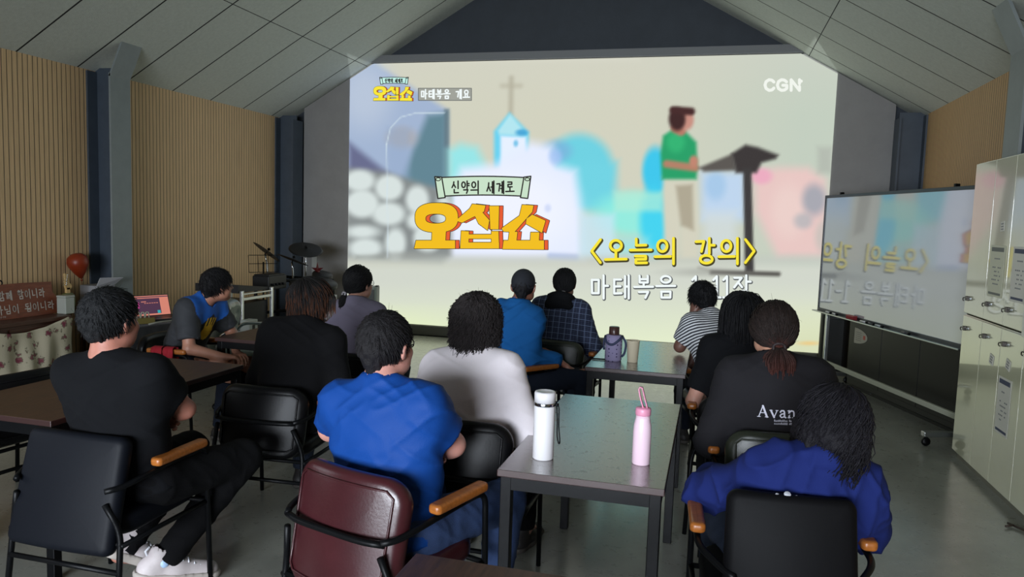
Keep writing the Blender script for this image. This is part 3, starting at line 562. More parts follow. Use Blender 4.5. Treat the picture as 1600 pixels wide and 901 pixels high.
chair(.20, 4.25, 0, 'armchair with a reddish wooden arm under the woman with long black hair', M_leather, .46, .38, .74, group=GA)
chair(.12, 5.34, -15, 'armchair beside the forward table under the person in the striped T-shirt', M_leather, .46, .38, .74, group=GA)
chair(-1.10, 5.66, 6, 'dark olive armchair under the woman in the plaid shirt', M_olive, .46, .40, .75, group=GA)
chair(-1.34, 5.02, 38, 'armchair under the man in the blue long-sleeved shirt', M_leather, .46, .36, .72, group=GA)
chair(-2.36, 4.66, 0, 'armchair with a light wooden arm under the woman in the grey-violet shirt', M_leather, .46, .36, .72, group=GA)
chair(-3.75, 4.64, 84, 'armchair with a red cloth on its arm, at the desk side of the table', M_leather, .46, .36, .72, group=GA)
chair(-3.66, 3.12, -84, 'empty black armchair pushed in at the far side of the brown table', M_leather, .48, .36, .76, group=GA)
chair(-3.72, 2.18, -70, 'black armchair at the left edge under the person with the striped track trousers', M_leather, .46, .36, .74, group=GA)
# grey tufted swivel chair
M_greyv = mat('grey green vinyl', (128, 142, 138), .28, bump=.1, bscale=60)
t = thing('swivel_chair', 'empty grey tufted office chair behind the table on the left', 'chair', (-3.72, 5.45, 0), -D(70))
def tuft(x, z, y):
    d = 0
    for tx in (-.11, 0, .11):
        for tz in (-.12, .0, .12): d += math.exp(-((x-tx)**2+(z-tz)**2)/.0009)
    d += .55*math.exp(-((abs(x)-.055)/.012)**2)+.5*math.exp(-((abs(z)-.06)/.012)**2)
    return (-.02 if y > 0 else 0)*min(d, 1)
MB().pillow(.46, .46, .11, .13, .05, bend=.04, puff=.015, tuft=tuft, m=T(0, -.22, .67, rx=-14)).build('backrest', M_greyv, t)
MB().pillow(.48, .46, .11, .12, .05, puff=.012, m=T(0, .05, .45, rx=90)).build('seat', M_greyv, t)
mb = MB(); mb.lathe([(.0, .1), (.03, .1), (.03, .36), (.06, .37), (.06, .40), (0, .40)], 16); mb.build('gas_column', M_blk, t)
for k in range(5):
    a = 2*PI*k/5+.3; c, s_ = math.cos(a), math.sin(a)
    bs = MB().tube([(.02*c, .02*s_, .11), (.28*c, .28*s_, .07)], [.022, .014], 8).build('base_spoke', M_chrome, t)
    MB().lathe([(0, -.012), (.024, -.012), (.026, 0), (.024, .012), (0, .012)], 14, m=T(.28*c, .28*s_, .027, rx=90, rz=math.degrees(a))).build('caster', M_blk, t)
for s_ in (-1, 1): MB().tube([(s_*.25, .18, .47), (s_*.27, .17, .66), (s_*.27, -.14, .66), (s_*.24, -.2, .52)], .015, 8, fil=.07).build('armrest', M_chrome, t)
# red cloth folded over the chair arm
RED = mat('red cloth', (150, 14, 32), .85, bump=.25, bscale=50)
az = 84; cx, cy = -3.75, 4.64
def over_arm(off0, off1):
    vs = []; fs = []; n = 14; prof = []
    for k in range(n+1):
        u = k/n
        if u < .38: p = (-.036-.012*math.sin(u*14), .50+u/.38*.155)
        elif u < .62: a = PI*(1-(u-.38)/.24); p = (.036*math.cos(a), .655+.020*math.sin(a))
        else: p = (.036+.010*math.sin(u*11), .655-(u-.62)/.38*.15)
        prof.append(p)
    m_ = 8
    for j in range(m_+1):
        y = off0+(off1-off0)*j/m_
        for k, (x, z) in enumerate(prof): vs.append((.265+x*(1+.12*math.sin(j*1.7)), y+.006*math.sin(k*1.3+j), z))
    for j in range(m_):
        for k in range(n): a = j*(n+1)+k; fs.append((a, a+1, a+n+2, a+n+1))
    return vs, fs
mb = MB(); mb.add(*over_arm(-.02, .055)); mb.add(*over_arm(.07, .14)); o = mb.build('cloth', RED); o.location = (cx, cy, 0); o.rotation_euler = (0, 0, -D(az)); tag(o, 'red cloth folded over the wooden chair arm', 'cloth')
sd = o.modifiers.new('thick', 'SOLIDIFY'); sd.thickness = .006
# ------------------------------------------------------------------ things on the tables
M_bw = mat('white enamel', (226, 224, 226), .28); M_pink = mat('pale pink enamel', (238, 208, 222), .32); M_pinkd = mat('pink plastic', (224, 148, 176), .4)
t = thing('water_bottle', 'white flask with a silver ring and black wrist strap on the middle table', 'bottle', (-.59, 2.765, .72))
MB().lathe([(0, 0), (.038, 0), (.041, .004), (.041, .205), (.039, .208), (0, .208)], 36).build('body', M_bw, t)
MB().lathe([(0, .208), (.0405, .208), (.0415, .212), (.0415, .218), (.0405, .222), (0, .222)], 36).build('ring', M_chrome, t)
MB().lathe([(0, .222), (.041, .222), (.041, .257), (.038, .262), (.030, .263), (.028, .261), (0, .261)], 36).build('lid', M_bw, t)
mb = MB(); mb.tube([(.041, .0, .215), (.056, 0, .21), (.058, -.004, .13), (.066, -.006, .07), (.060, -.002, .062), (.052, 0, .09), (.050, .003, .16), (.046, 0, .212)], .0028, 6, fil=.02); mb.tube([(.040, 0, .214), (.054, 0, .214)], .006, 8); mb.build('strap', M_blk, t)
t = thing('water_bottle', 'pale pink slim bottle with a pink lid loop on the middle table', 'bottle', (-.222, 2.835, .72))
MB().lathe([(0, 0), (.032, 0), (.0345, .004), (.0345, .125), (.033, .15), (.028, .175), (.0265, .19), (0, .19)], 32).build('body', M_pink, t)
MB().lathe([(0, .19), (.0285, .19), (.0295, .193), (.0295, .213), (.027, .218), (0, .219)], 32).build('lid', M_pinkd, t)
vs = []; fs = []
for k, (x, z) in enumerate([(.004, .214), (-.001, .225), (-.008, .245), (-.014, .268), (-.018, .288), (-.016, .294), (-.009, .293), (-.004, .275), (.003, .25), (.010, .228), (.013, .215)]):
    vs += [(x, -.011, z), (x, .011, z)]
for k in range(10): fs.append((2*k, 2*k+1, 2*k+3, 2*k+2))
mb = MB().add(vs, fs); o = mb.build('loop_handle', M_pinkd, t); s_ = o.modifiers.new('thick', 'SOLIDIFY'); s_.thickness = .004
M_pouch = mat('lilac pouch', (150, 142, 178), .85, bump=.2, bscale=70)
def dots(M, c, sc):
    nt = M.node_tree; b = nt.nodes['Principled BSDF']; tc = nd(nt, 'ShaderNodeTexCoord'); v = nd(nt, 'ShaderNodeTexVoronoi'); v.inputs['Scale'].default_value = sc; v.inputs['Randomness'].default_value = .35
    nt.links.new(tc.outputs['Object'], v.inputs['Vector']); l = nd(nt, 'ShaderNodeMath', op='LESS_THAN'); l.inputs[1].default_value = .22; nt.links.new(v.outputs['Distance'], l.inputs[0])
    mx = nd(nt, 'ShaderNodeMix'); mx.data_type = 'RGBA'; mx.inputs[6].default_value = b.inputs['Base Color'].default_value; mx.inputs[7].default_value = (*lin(c), 1); nt.links.new(l.outputs[0], mx.inputs[0]); nt.links.new(mx.outputs[2], b.inputs['Base Color'])
dots(M_pouch, (62, 54, 92), 38)
t = thing('flask', 'flask with a brown cup lid in a lilac dotted pouch on the forward table', 'flask', (-.605, 4.96, .72))
MB().lathe([(0, 0), (.052, 0), (.056, .01), (.057, .15), (.052, .172), (0, .174)], 28).build('pouch', M_pouch, t)
MB().lathe([(0, .174), (.034, .174), (.035, .18), (.034, .225), (.030, .228), (0, .228)], 24).build('lid', mat('brown plastic', (70, 46, 42), .3), t)
mb = MB(); mb.tube([(-.055, -.01, .165), (-.045, -.06, .125), (.0, -.07, .11), (.045, -.06, .15), (.058, -.01, .17)], .008, 6, fil=.03); mb.tube([(.057, 0, .165), (.085, -.005, .12), (.075, -.005, .05), (.057, -.005, .03)], .008, 6, fil=.03); mb.tube([(-.057, 0, .165), (-.066, -.012, .12), (-.062, -.01, .07)], .007, 6, fil=.03); mb.build('strap', mat('slate strap', (54, 62, 92), .7), t)
mb = MB(); mb.lathe([(0, .002), (.031, .002), (.032, 0), (.034, .002), (.0425, .140), (.0445, .142), (.0445, .146), (.042, .147), (.041, .142), (.033, .006), (0, .006)], 30)
single('paper_cup', mb, mat('cream paper', (224, 212, 184), .6), 'tall cream paper cup beside the pouched flask', 'cup').location = (-.475, 4.95, .72)
single('pen', MB().tube([(0, 0, .006), (.13, .015, .006)], .005, 8), M_blk, 'dark pen lying at the corner of the forward table', 'pen').location = (-.74, 4.93, .72)
# ------------------------------------------------------------------ mobile whiteboard
M_alu = mat('aluminium', (176, 180, 178), .32, .9); M_board = mat('glossy white board', (188, 192, 198), .05, spec=.62)
b = M_board.node_tree.nodes['Principled BSDF']; b.inputs['Coat Weight'].default_value = 1.0; b.inputs['Coat Roughness'].default_value = .05; b.inputs['Coat IOR'].default_value = 1.95
BL, BR = Vector((1.16, 8.72, 0)), Vector((1.905, 6.35, 0)); dv = BR-BL; WBL = dv.length; ang = math.degrees(math.atan2(dv.y, dv.x))
t = thing('whiteboard', 'large mobile whiteboard on a wheeled metal stand mirroring the picture', 'whiteboard', tuple(BL), D(ang))
MB().box(0, WBL, -.012, .012, .79, 1.98, .002).build('board', M_board, t)
mb = MB(); e = .016
mb.box(-.012, WBL+.012, -.022, .022, 1.975, 2.005, .003); mb.box(-.012, WBL+.012, -.022, .022, .765, .795, .003); mb.box(-.014, .004, -.022, .022, .765, 2.005, .003); mb.box(WBL-.004, WBL+.014, -.022, .022, .765, 2.005, .003); mb.build('frame', mat('dark grey trim', (66, 68, 72), .4, .4), t)
MB().box(-.03, WBL+.01, -.075, -.02, .755, .768, .003).build('tray', M_alu, t)
for x in (.16, WBL-.03):
    lg = MB().box(x-.02, x+.02, .0, .035, .06, .79, .004).box(x-.02, x+.02, .024, .05, .79, 1.9, .004).build('leg', M_alu, t)
    ft = MB().box(x-.025, x+.025, -.27, .30, .075, .115, .006).build('foot', M_alu, t)
    for y in (-.24, .27):
        MB().lathe([(0, -.014), (.03, -.014), (.034, -.008), (.034, .008), (.03, .014), (0, .014)], 18, m=T(x, y, .034, ry=90)).tube([(x, y, .034), (x, y, .08)], .012, 8).build('caster', M_blk, ft)
MB().box(.16, WBL-.03, .004, .034, .20, .245, .004).build('crossbar', mat('cream bar', (186, 188, 172), .4), t)
for x in (.3, WBL-.3): MB().box(x-.012, x+.012, -.012, .03, 2.003, 2.03, .004).build('clip', M_blk, t)
Mw = Matrix.Translation(BL) @ Matrix.Rotation(D(ang), 4, 'Z')
TRAY = [('marker', x, c) for x, c in ((.32, (230, 230, 232)), (.46, (226, 226, 228)), (1.05, (226, 228, 230)), (1.18, (70, 74, 80)), (1.32, (200, 206, 212)), (1.75, (60, 62, 70)))]
LBL = ['white marker nearest the left end of the whiteboard tray', 'second white marker from the left on the whiteboard tray', 'white marker right of the red eraser on the whiteboard tray', 'dark marker in the middle of the whiteboard tray', 'pale grey marker right of the dark one on the tray', 'dark marker near the right end of the whiteboard tray']
for (n, x, c), l in zip(TRAY, LBL):
    mb = MB().tube([(-.06, 0, 0), (.035, 0, 0)], .009, 10).tube([(.035, 0, 0), (.065, 0, 0)], .0102, 10, mi=1)
    o = single(n, mb, [mat('marker %d' % c[0], c, .4), M_blk], l, 'marker', 'markers on the whiteboard tray'); o.matrix_world = Mw @ T(x, -.055, .778, rz=random.uniform(-8, 8))
o = single('board_eraser', MB().box(-.07, .07, -.02, .02, 0, .028, .004).box(-.07, .07, -.02, .02, .028, .04, .003, 1), [mat('felt red', (150, 44, 48), .9), mat('red plastic', (170, 70, 70), .5)], 'red eraser lying on the whiteboard tray', 'eraser'); o.matrix_world = Mw @ T(.80, -.05, .768, rz=4)
# ------------------------------------------------------------------ loudspeakers and the black equipment behind the board
M_spk = mat('dark speaker grille', (34, 37, 38), .6, bump=.3, bscale=200); M_spkg = mat('grey speaker shell', (76, 84, 80), .5)
def speaker(x, y, w, d, h, label, ms, rz=0):
    t = thing('loudspeaker', label, 'speaker', (x, y, 0), rz)
    mb = MB(); n = 14; P = [(w/2, d), (-w/2, d), (-w/2, d*.25)]+[(w/2*math.cos(a), d*.25-d*.25*math.sin(a)) for a in np.linspace(PI*.92, PI*.08, 9)]+[(w/2, d*.25)]
    k = len(P); mb.add([(px, py, 0) for px, py in P]+[(px, py, h) for px, py in P], [tuple(range(k))[::-1], tuple(range(k, 2*k))]+[(i, (i+1) % k, (i+1) % k+k, i+k) for i in range(k)], 0, False); o = mb.build('cabinet', ms, t)
    bv = o.modifiers.new('b', 'BEVEL'); bv.width = .012; bv.segments = 2; bv.limit_method = 'ANGLE'
    MB().box(-w*.36, w*.36, -.012, .02, h*.06, h*.94, .008).build('grille', M_spk, t); MB().box(-.05, .05, d-.0, d+.02, h*.55, h*.62, .006).build('handle', M_blk, t)
    for s_ in (-1, 1): MB().box(s_*w*.42-.02, s_*w*.42+.02, d*.3, d*.7, h, h+.012, .004).build('corner_cap', M_blk, t)
    return t
speaker(-4.50, 9.36, .17, .22, .66, 'grey-green floor loudspeaker at the left edge of the picture', M_spkg, D(12))
speaker(1.40, 9.25, .30, .26, .66, 'tall dark loudspeaker at the right edge of the picture', mat('black vinyl shell', (30, 33, 36), .5), D(-12))
M_gloss = mat('black gloss', (7, 7, 8), .42, spec=.25)
t = thing('equipment_cabinet', 'long black glossy cabinet behind the whiteboard with a pointed sticker', 'cabinet', tuple(Mw @ Vector((.30, .30, 0))), D(ang))
MB().box(0, 1.92, -.10, .12, .03, 1.05, .012).build('body', M_gloss, t); MB().box(.03, 1.89, -.08, .10, 0, .06).build('base', M_blk, t)
for x in (.01, .645, 1.28): MB().box(x, x+.63, -.108, -.10, .09, 1.02, .004).build('door', M_gloss, t)
pts = [(.12, .0), (.12, .16)]+[(.12+.26*math.sin(a)*1.0, .08+.08*math.cos(a)) for a in np.linspace(.0, PI, 14)]
mb = MB(); P = [(x, .48+z) for x, z in pts]; k = len(P); mb.add([(x, -.1105, z) for x, z in P]+[(x, -.1085, z) for x, z in P], [tuple(range(k)), tuple(range(2*k-1, k-1, -1))]+[(i, (i+1) % k, (i+1) % k+k, i+k) for i in range(k)], 0, False)
mb.box(.30, .34, -.1115, -.1100, .54, .58, 0, 1)
for i in range(5): mb.box(.15, .26, -.1112, -.110, .515+.02*i, .521+.02*i, 0, 2)
o = mb.build('sticker', [mat('sticker paper', (176, 172, 160), .5), mat('sticker red', (196, 70, 50), .5), mat('sticker ink', (120, 116, 110), .5)], t)
# ------------------------------------------------------------------ lockers
M_lock = mat('cream locker enamel', (204, 204, 176), .22, var=.05, vscale=3, spec=.5, coat=1.0); M_plas = mat('clear document sleeve', (206, 208, 200), .2)
LX = 1.79; SE = [6.09, 5.685, 5.33, 4.965, 4.60, 4.235, 3.87]
HASP = [(6.00, 1.18), (5.64, 1.18), (5.27, 1.18), (5.03, 1.17)]; HASPL = [(6.035, .965), (5.62, .97), (5.31, .955), (4.99, .95)]
def locker(z0, z1, label, hz):
    t = thing('locker_cabinet', label, 'locker', (LX, SE[0], z0)); L = SE[0]-SE[-1]; H = z1-z0
    MB().box(.012, XR-LX-.01, -L, 5.84-SE[0], 0, H, .003).box(.012, .16, 5.84-SE[0], 0, 0, H, .002).build('body', M_lock, t)
    for i in range(len(SE)-1):
        a, c = SE[i+1]-SE[0], SE[i]-SE[0]
        dr = MB().box(-.004, .014, a+.0035, c-.0035, .006, H-.006, .003).build('door', M_lock, t)
        h = MB(); yl = c-.075; zz = hz-z0
        h.box(-.010, -.003, yl-.055, yl+.035, zz-.008, zz+.008, .002); h.box(-.028, -.004, yl-.03, yl+.0, zz-.016, zz+.016, .004, 1); h.tube([(-.018, yl+.03, zz), (-.02, yl+.06, zz), (-.02, yl+.062, zz-.02), (-.018, yl+.045, zz-.022)], .0035, 6, 1, fil=.01); h.tube([(-.016, yl-.09, zz), (-.016, yl-.05, zz)], .004, 6)
        h.build('hasp', [M_chrome, mat('dark lock steel', (58, 54, 50), .35, .8)], dr)
    return t
locker(.05, 1.058, 'lower row of cream metal locker doors at the right', .965); t = locker(1.066, 2.14, 'upper row of glossy cream locker doors at the right', 1.18)
struct('trim_2', MB().box(LX+.03, LX+.15, SE[-1], SE[0]-.005, 0, .05), mat('locker plinth', (112, 110, 96), .5))
M_paper = mat('paper', (226, 224, 214), .6); M_navy = mat('navy print', (52, 62, 96), .6); M_ink = mat('grey print', (122, 124, 128), .6); M_tan = mat('tan print', (196, 178, 120), .6)
def notice(y0, y1, z0, z1, label, head, foot=True, tone=M_paper, x=LX-.0065):
    mb = MB(); w, h = y1-y0, z1-z0
    mb.box(-.0008, .0008, -w/2, w/2, 0, h, 0, 0)
    mb.box(-.0014, -.0006, -w/2+.02, w/2-.02, h*.88, h*.96, 0, 1)
    if foot: mb.box(-.0014, -.0006, -w/2+.02, w/2-.02, h*.04, h*.085, 0, 1)
    for i, (zz, a, c) in enumerate(((.73, .3, .7), (.56, .2, .8), (.48, .3, .75), (.40, .2, .65), (.32, .25, .8), (.24, .3, .7))):
        x_ = -w/2
        for j in range(5):
            if random.random() < .75: mb.box(-.0013, -.0006, x_+w*(a+(c-a)*j/5), x_+w*(a+(c-a)*(j+.7)/5), h*zz, h*zz+h*.025, 0, 2)
    o = single('notice', mb, [tone, head, M_ink], label, 'paper notice'); o.location = (x, (y0+y1)/2, z0); return o
notice(5.385, 5.64, 1.235, 1.57, 'notice with a grey heading bar on an upper locker door', mat('grey green print', (112, 116, 112), .6), tone=mat('ivory paper', (214, 214, 190), .5))
notice(5.02, 5.25, 1.235, 1.57, 'notice with a navy heading bar on the upper locker door beside it', M_navy, tone=M_paper)
notice(5.085, 5.30, .405, .76, 'white notice with navy bars low on a lower locker door', M_navy)
for y, z, l in ((5.47, 1.66, 'small white sticker above the notice on the upper locker door'), (5.46, .80, 'small torn white tag on a lower locker door under the hasps'), (5.18, .815, 'small white tag above the white notice on a lower locker door')):
    mb = MB(); mb.box(-.001, .001, -.035, .035, 0, .065, 0, 0)
    for i in range(3): mb.box(-.0018, -.0008, -.02, .02, .012+.017*i, .018+.017*i, 0, 1)
    o = single('sticker', mb, [M_paper, M_ink], l, 'sticker'); o.location = (LX-.0065, y, z); o.rotation_euler = (D(random.uniform(-14, 14)), 0, 0)
mb = MB(); mb.box(-.004, .0, -.16, .16, 0, .42, .002); mb.box(-.006, -.003, -.12, .12, .08, .36, 0, 1); mb.box(-.0075, -.0055, -.11, .11, .12, .15, 0, 2)
single('document_holder', mb, [M_plas, M_paper, mat('rust print', (150, 66, 56), .6)], 'grey plastic document holder on the locker at the right edge', 'holder').location = (LX-.016, 4.82, 1.05)
single('floor_bracket', MB().tube([(0, 0, .012), (.06, -.10, .012), (.10, -.22, .010)], .007, 6).tube([(.02, -.03, .014), (-.03, -.06, .012)], .006, 6), mat('rusty bracket', (60, 46, 38), .6), 'bent dark wire lying on the floor by the lockers', 'wire').location = (1.70, 4.72, 0)
# ------------------------------------------------------------------ people: smooth-blended implicit bodies turned into meshes
def rx(a): c, s = math.cos(a), math.sin(a); return np.array([[1, 0, 0], [0, c, -s], [0, s, c]])
def ry(a): c, s = math.cos(a), math.sin(a); return np.array([[c, 0, s], [0, 1, 0], [-s, 0, c]])
def rz(a): c, s = math.cos(a), math.sin(a); return np.array([[c, -s, 0], [s, c, 0], [0, 0, 1]])
def nrm(v): v = np.asarray(v, float); return v/(np.linalg.norm(v)+1e-12)
class Field:
    """signed distance samples on a regular lattice"""
    def __init__(s, lo, hi, h):
        s.lo = np.array(lo, float); s.h = h; s.n = np.ceil((np.array(hi)-s.lo)/h).astype(int)+1
        s.F = np.full(s.n, .06, np.float32)
    def win(s, lo, hi, pad):
        a = np.clip(np.floor((lo-pad-s.lo)/s.h).astype(int), 0, s.n); b = np.clip(np.ceil((hi+pad-s.lo)/s.h).astype(int)+1, 0, s.n)
        if (b-a).min() <= 0: return None, None
        g = [(s.lo[i]+s.h*np.arange(a[i], b[i])).astype(np.float32) for i in range(3)]
        return tuple(slice(a[i], b[i]) for i in range(3)), np.stack(np.meshgrid(*g, indexing='ij'), -1)
    def put(s, d, sl, k, sub):
        A = s.F[sl]
        if sub:
            d = -d; h = np.maximum(k-np.abs(A-d), 0)/max(k, 1e-6); s.F[sl] = np.maximum(A, d)+h*h*k*.25
        else:
            h = np.maximum(k-np.abs(A-d), 0)/max(k, 1e-6); s.F[sl] = np.minimum(A, d)-h*h*k*.25
    def cone(s, a, b, ra, rb, k=.02, sub=False, cut=None, flat=1.0, ax=None):
        a, b = np.array(a, float), np.array(b, float); R = max(ra, rb)
        sl, P = s.win(np.minimum(a, b)-R, np.maximum(a, b)+R, k+s.h*2)
        if sl is None: return
        ab = b-a; t = np.clip(((P-a)@ab)/(ab@ab+1e-12), 0, 1); q = P-a-t[..., None]*ab
        if ax is not None: q = q+((1/flat-1)*(q@ax))[..., None]*ax
        d = np.sqrt((q*q).sum(-1))-(ra+(rb-ra)*t)
        if ax is not None: d = d*(.5+.5*flat)
        if cut is not None:
            for p0, nv in cut: d = np.maximum(d, (P-np.array(p0))@np.array(nv))
        s.put(d, sl, k, sub)
    def ell(s, c, r, R=None, k=.02, sub=False, cut=None):
        c = np.array(c, float); r = np.array(r, float); m_ = r.max()
        sl, P = s.win(c-m_, c+m_, k+s.h*2)
        if sl is None: return
        q = P-c
        if R is not None: q = q@R
        k0 = np.sqrt(((q/r)**2).sum(-1)); k1 = np.sqrt(((q/(r*r))**2).sum(-1))+1e-9; d = k0*(k0-1)/k1
        if cut is not None:
            for p0, nv in cut: d = np.maximum(d, (P-np.array(p0))@np.array(nv))
        s.put(d, sl, k, sub)
    def plane(s, p0, nv):
        """keep the side the normal points away from"""
        sl, P = s.win(s.lo, s.lo+s.h*s.n, 0); s.F[sl] = np.maximum(s.F[sl], ((P-np.array(p0))@np.array(nv)).astype(np.float32))
    def mesh(s):
        F = s.F; I = (F < 0)
        c = np.zeros(tuple(x-1 for x in s.n), np.int8)
        for i in (0, 1):
            for j in (0, 1):
                for k in (0, 1): c += I[i:i+s.n[0]-1, j:j+s.n[1]-1, k:k+s.n[2]-1]
        act = (c > 0) & (c < 8); ijk = np.argwhere(act); N = len(ijk)
        idx = np.full(c.shape, -1, np.int32); idx[act] = np.arange(N)
        acc = np.zeros((N, 3)); cnt = np.zeros(N)
        cor = [(i, j, k) for i in (0, 1) for j in (0, 1) for k in (0, 1)]
        val = {q: F[ijk[:, 0]+q[0], ijk[:, 1]+q[1], ijk[:, 2]+q[2]].astype(float) for q in cor}
        for p in cor:
            for ax in range(3):
                if p[ax] == 0:
                    q = tuple(p[i]+(1 if i == ax else 0) for i in range(3)); A, B = val[p], val[q]; m_ = (A < 0) != (B < 0)
                    t = np.where(m_, A/np.where(np.abs(A-B) < 1e-12, 1, A-B), 0); pt = np.tile(np.array(p, float), (N, 1)); pt[:, ax] += t
                    acc += pt*m_[:, None]; cnt += m_
        V = s.lo+s.h*(ijk+acc/np.maximum(cnt, 1)[:, None]); faces = []
        for ax in range(3):
            a1, a2 = (ax+1) % 3, (ax+2) % 3
            s0 = [slice(1, s.n[i]-1) for i in range(3)]; s1 = list(s0); s0[ax] = slice(0, s.n[ax]-1); s1[ax] = slice(1, s.n[ax])
            A, B = I[tuple(s0)], I[tuple(s1)]; E = np.argwhere(A != B)
            if not len(E): continue
            inside = A[E[:, 0], E[:, 1], E[:, 2]]; base = E.copy()
            for i in range(3):
                if i != ax: base[:, i] += 1
            def cell(d1, d2): q = base.copy(); q[:, a1] -= d1; q[:, a2] -= d2; return idx[q[:, 0], q[:, 1], q[:, 2]]
            Q = np.stack([cell(1, 1), cell(0, 1), cell(0, 0), cell(1, 0)], 1); Q[~inside] = Q[~inside][:, ::-1]; faces.append(Q)
        Fq = np.concatenate(faces); return V, Fq[(Fq >= 0).all(1)]
NT = rng.random((32, 32, 32))
def vnoise(P):
    f = np.floor(P); t = P-f; t = t*t*(3-2*t); i = f.astype(int) % 32; j = (i+1) % 32
    r = 0
    for a in (0, 1):
        for b_ in (0, 1):
            for c in (0, 1):
                w = (t[:, 0] if a else 1-t[:, 0])*(t[:, 1] if b_ else 1-t[:, 1])*(t[:, 2] if c else 1-t[:, 2])
                r = r+w*NT[(j if a else i)[:, 0], (j if b_ else i)[:, 1], (j if c else i)[:, 2]]
    return r
def normals(V, F):
    n = np.cross(V[F[:, 2]]-V[F[:, 0]], V[F[:, 3]]-V[F[:, 1]]); N = np.zeros_like(V)
    for k in range(4): np.add.at(N, F[:, k], n)
    return N/(np.linalg.norm(N, axis=1, keepdims=True)+1e-12)
def relax(V, F, it=2, lam=.5):
    for _ in range(it):
        S = np.zeros_like(V); c = np.zeros(len(V))
        for k in range(4):
            a, b_ = F[:, k], F[:, (k+1) % 4]
            np.add.at(S, a, V[b_]); np.add.at(c, a, 1)
        V = V*(1-lam)+lam*S/np.maximum(c, 1)[:, None]
    return V
def wrinkle(V, F, amp, dirs=((.5, .3, 1.0),), scale=9, seed=0):
    N = normals(V, F); d = np.zeros(len(V))
    for q, dv in enumerate(dirs):
        dv = nrm(dv); U = V-(V@dv)[:, None]*dv*.0; warp = vnoise(V*6+seed+q*7)[:, None]*.25
        P = np.stack([(V@dv)*scale*2.2+warp[:, 0]*3, (V@nrm(np.cross(dv, (0.3, .9, .2))))*scale*.55, (V@nrm(np.cross(dv, (.9, .1, .3))))*scale*.55], 1)+seed*3.1+q*11
        r = vnoise(P+64); d += (1-2*np.abs(r-.5))**3-.4
    d += (vnoise(V*5+seed+40)-.5)*1.2
    return V+N*(d*amp)[:, None]
def joints(p):
    k = p.get('k', 1.0); w = p.get('w', 1.0); pel = np.array([0, 0, p.get('seat', .44)+.09])
    S = rz(-D(p.get('twist', 0)))@ry(D(p.get('side', 0)))@rx(-D(p.get('lean', 5)))
    def up(x, y, z): return pel+S@(np.array([x*w, y, z])*k)
    J = {'pel': pel, 'waist': up(0, -.02, .17), 'chest': up(0, -.02, .36), 'neck': up(0, -.02, .535), 'shL': up(-.162, -.015, .452), 'shR': up(.162, -.015, .452)}
    J['head'] = J['neck']+S@(np.array(p.get('headoff', (0, .045, .125)))*k)
    for s, n in ((-1, 'L'), (1, 'R')):
        J['hip'+n] = pel+np.array([s*.095*w, .02, -.02]); J['knee'+n] = np.array(p.get('knee'+n, (s*.15, .46, .50))); J['ank'+n] = np.array(p.get('ank'+n, (s*.15, .42, .09)))
        J['toe'+n] = np.array(p['toe'+n]) if 'toe'+n in p else J['ank'+n]+np.array([s*.03, .17, -.055])
        J['elb'+n] = np.array(p['elb'+n]) if 'elb'+n in p else up(s*.215, .05, .18)
        J['wri'+n] = np.array(p['wri'+n]) if 'wri'+n in p else J['elb'+n]+np.array([-s*.12, .22, .0])
    A = rz(-D(p.get('az', 0))); o = np.array([p['x'], p['y'], 0]); W = {n: o+A@v for n, v in J.items()}
    for n, v in p.get('world', {}).items(): W[n] = np.array(v, float)
    t = np.array(p.get('look', (-1.9, 9.84, 1.7)))-W['head']; yaw = -D(p['lookaz']) if 'lookaz' in p else math.atan2(-t[0], t[1])
    W['S'] = A@S; W['A'] = A; W['H'] = rz(yaw)@rx(D(p.get('nod', 3)))@ry(D(p.get('tilt', 0))); W['k'] = k; return W
def torso(g, W, w, b_, inf, fem=False):
    S, A = W['S'], W['A']; k = W['k']
    g.ell(W['pel']+np.array([0, 0, .0]), np.array([.178*w, .135, .12])*k+inf, A, .06)
    g.ell(W['waist']+S@np.array([0, .03*(b_-1)*3, 0]), np.array([.148*w*(.93 if fem else 1)*max(1, b_*.96), .118*b_, .18])*k+inf, S, .06)
    g.ell(W['chest'], np.array([.160*w*(.95 if fem else 1), .118, .165])*k+inf, S, .06)
    up = S[:, 2]
    g.cone(W['shL'], W['shR'], .058*k+inf, .058*k+inf, .05); g.cone((W['shL']+W['chest'])/2, (W['shR']+W['chest'])/2, .075*k+inf, .075*k+inf, .05)
    for q, n in ((-1, 'L'), (1, 'R')):
        g.cone(W['neck']-up*.005, W['sh'+n]+up*.004, .046*k+inf*.5, .046*k+inf, .05)
        g.cone(W['sh'+n]-up*.07-S[:, 0]*q*.012, W['waist']+S[:, 0]*q*.075*w-up*.0, .060*k+inf, .068*k*max(1, b_*.97)+inf, .06)
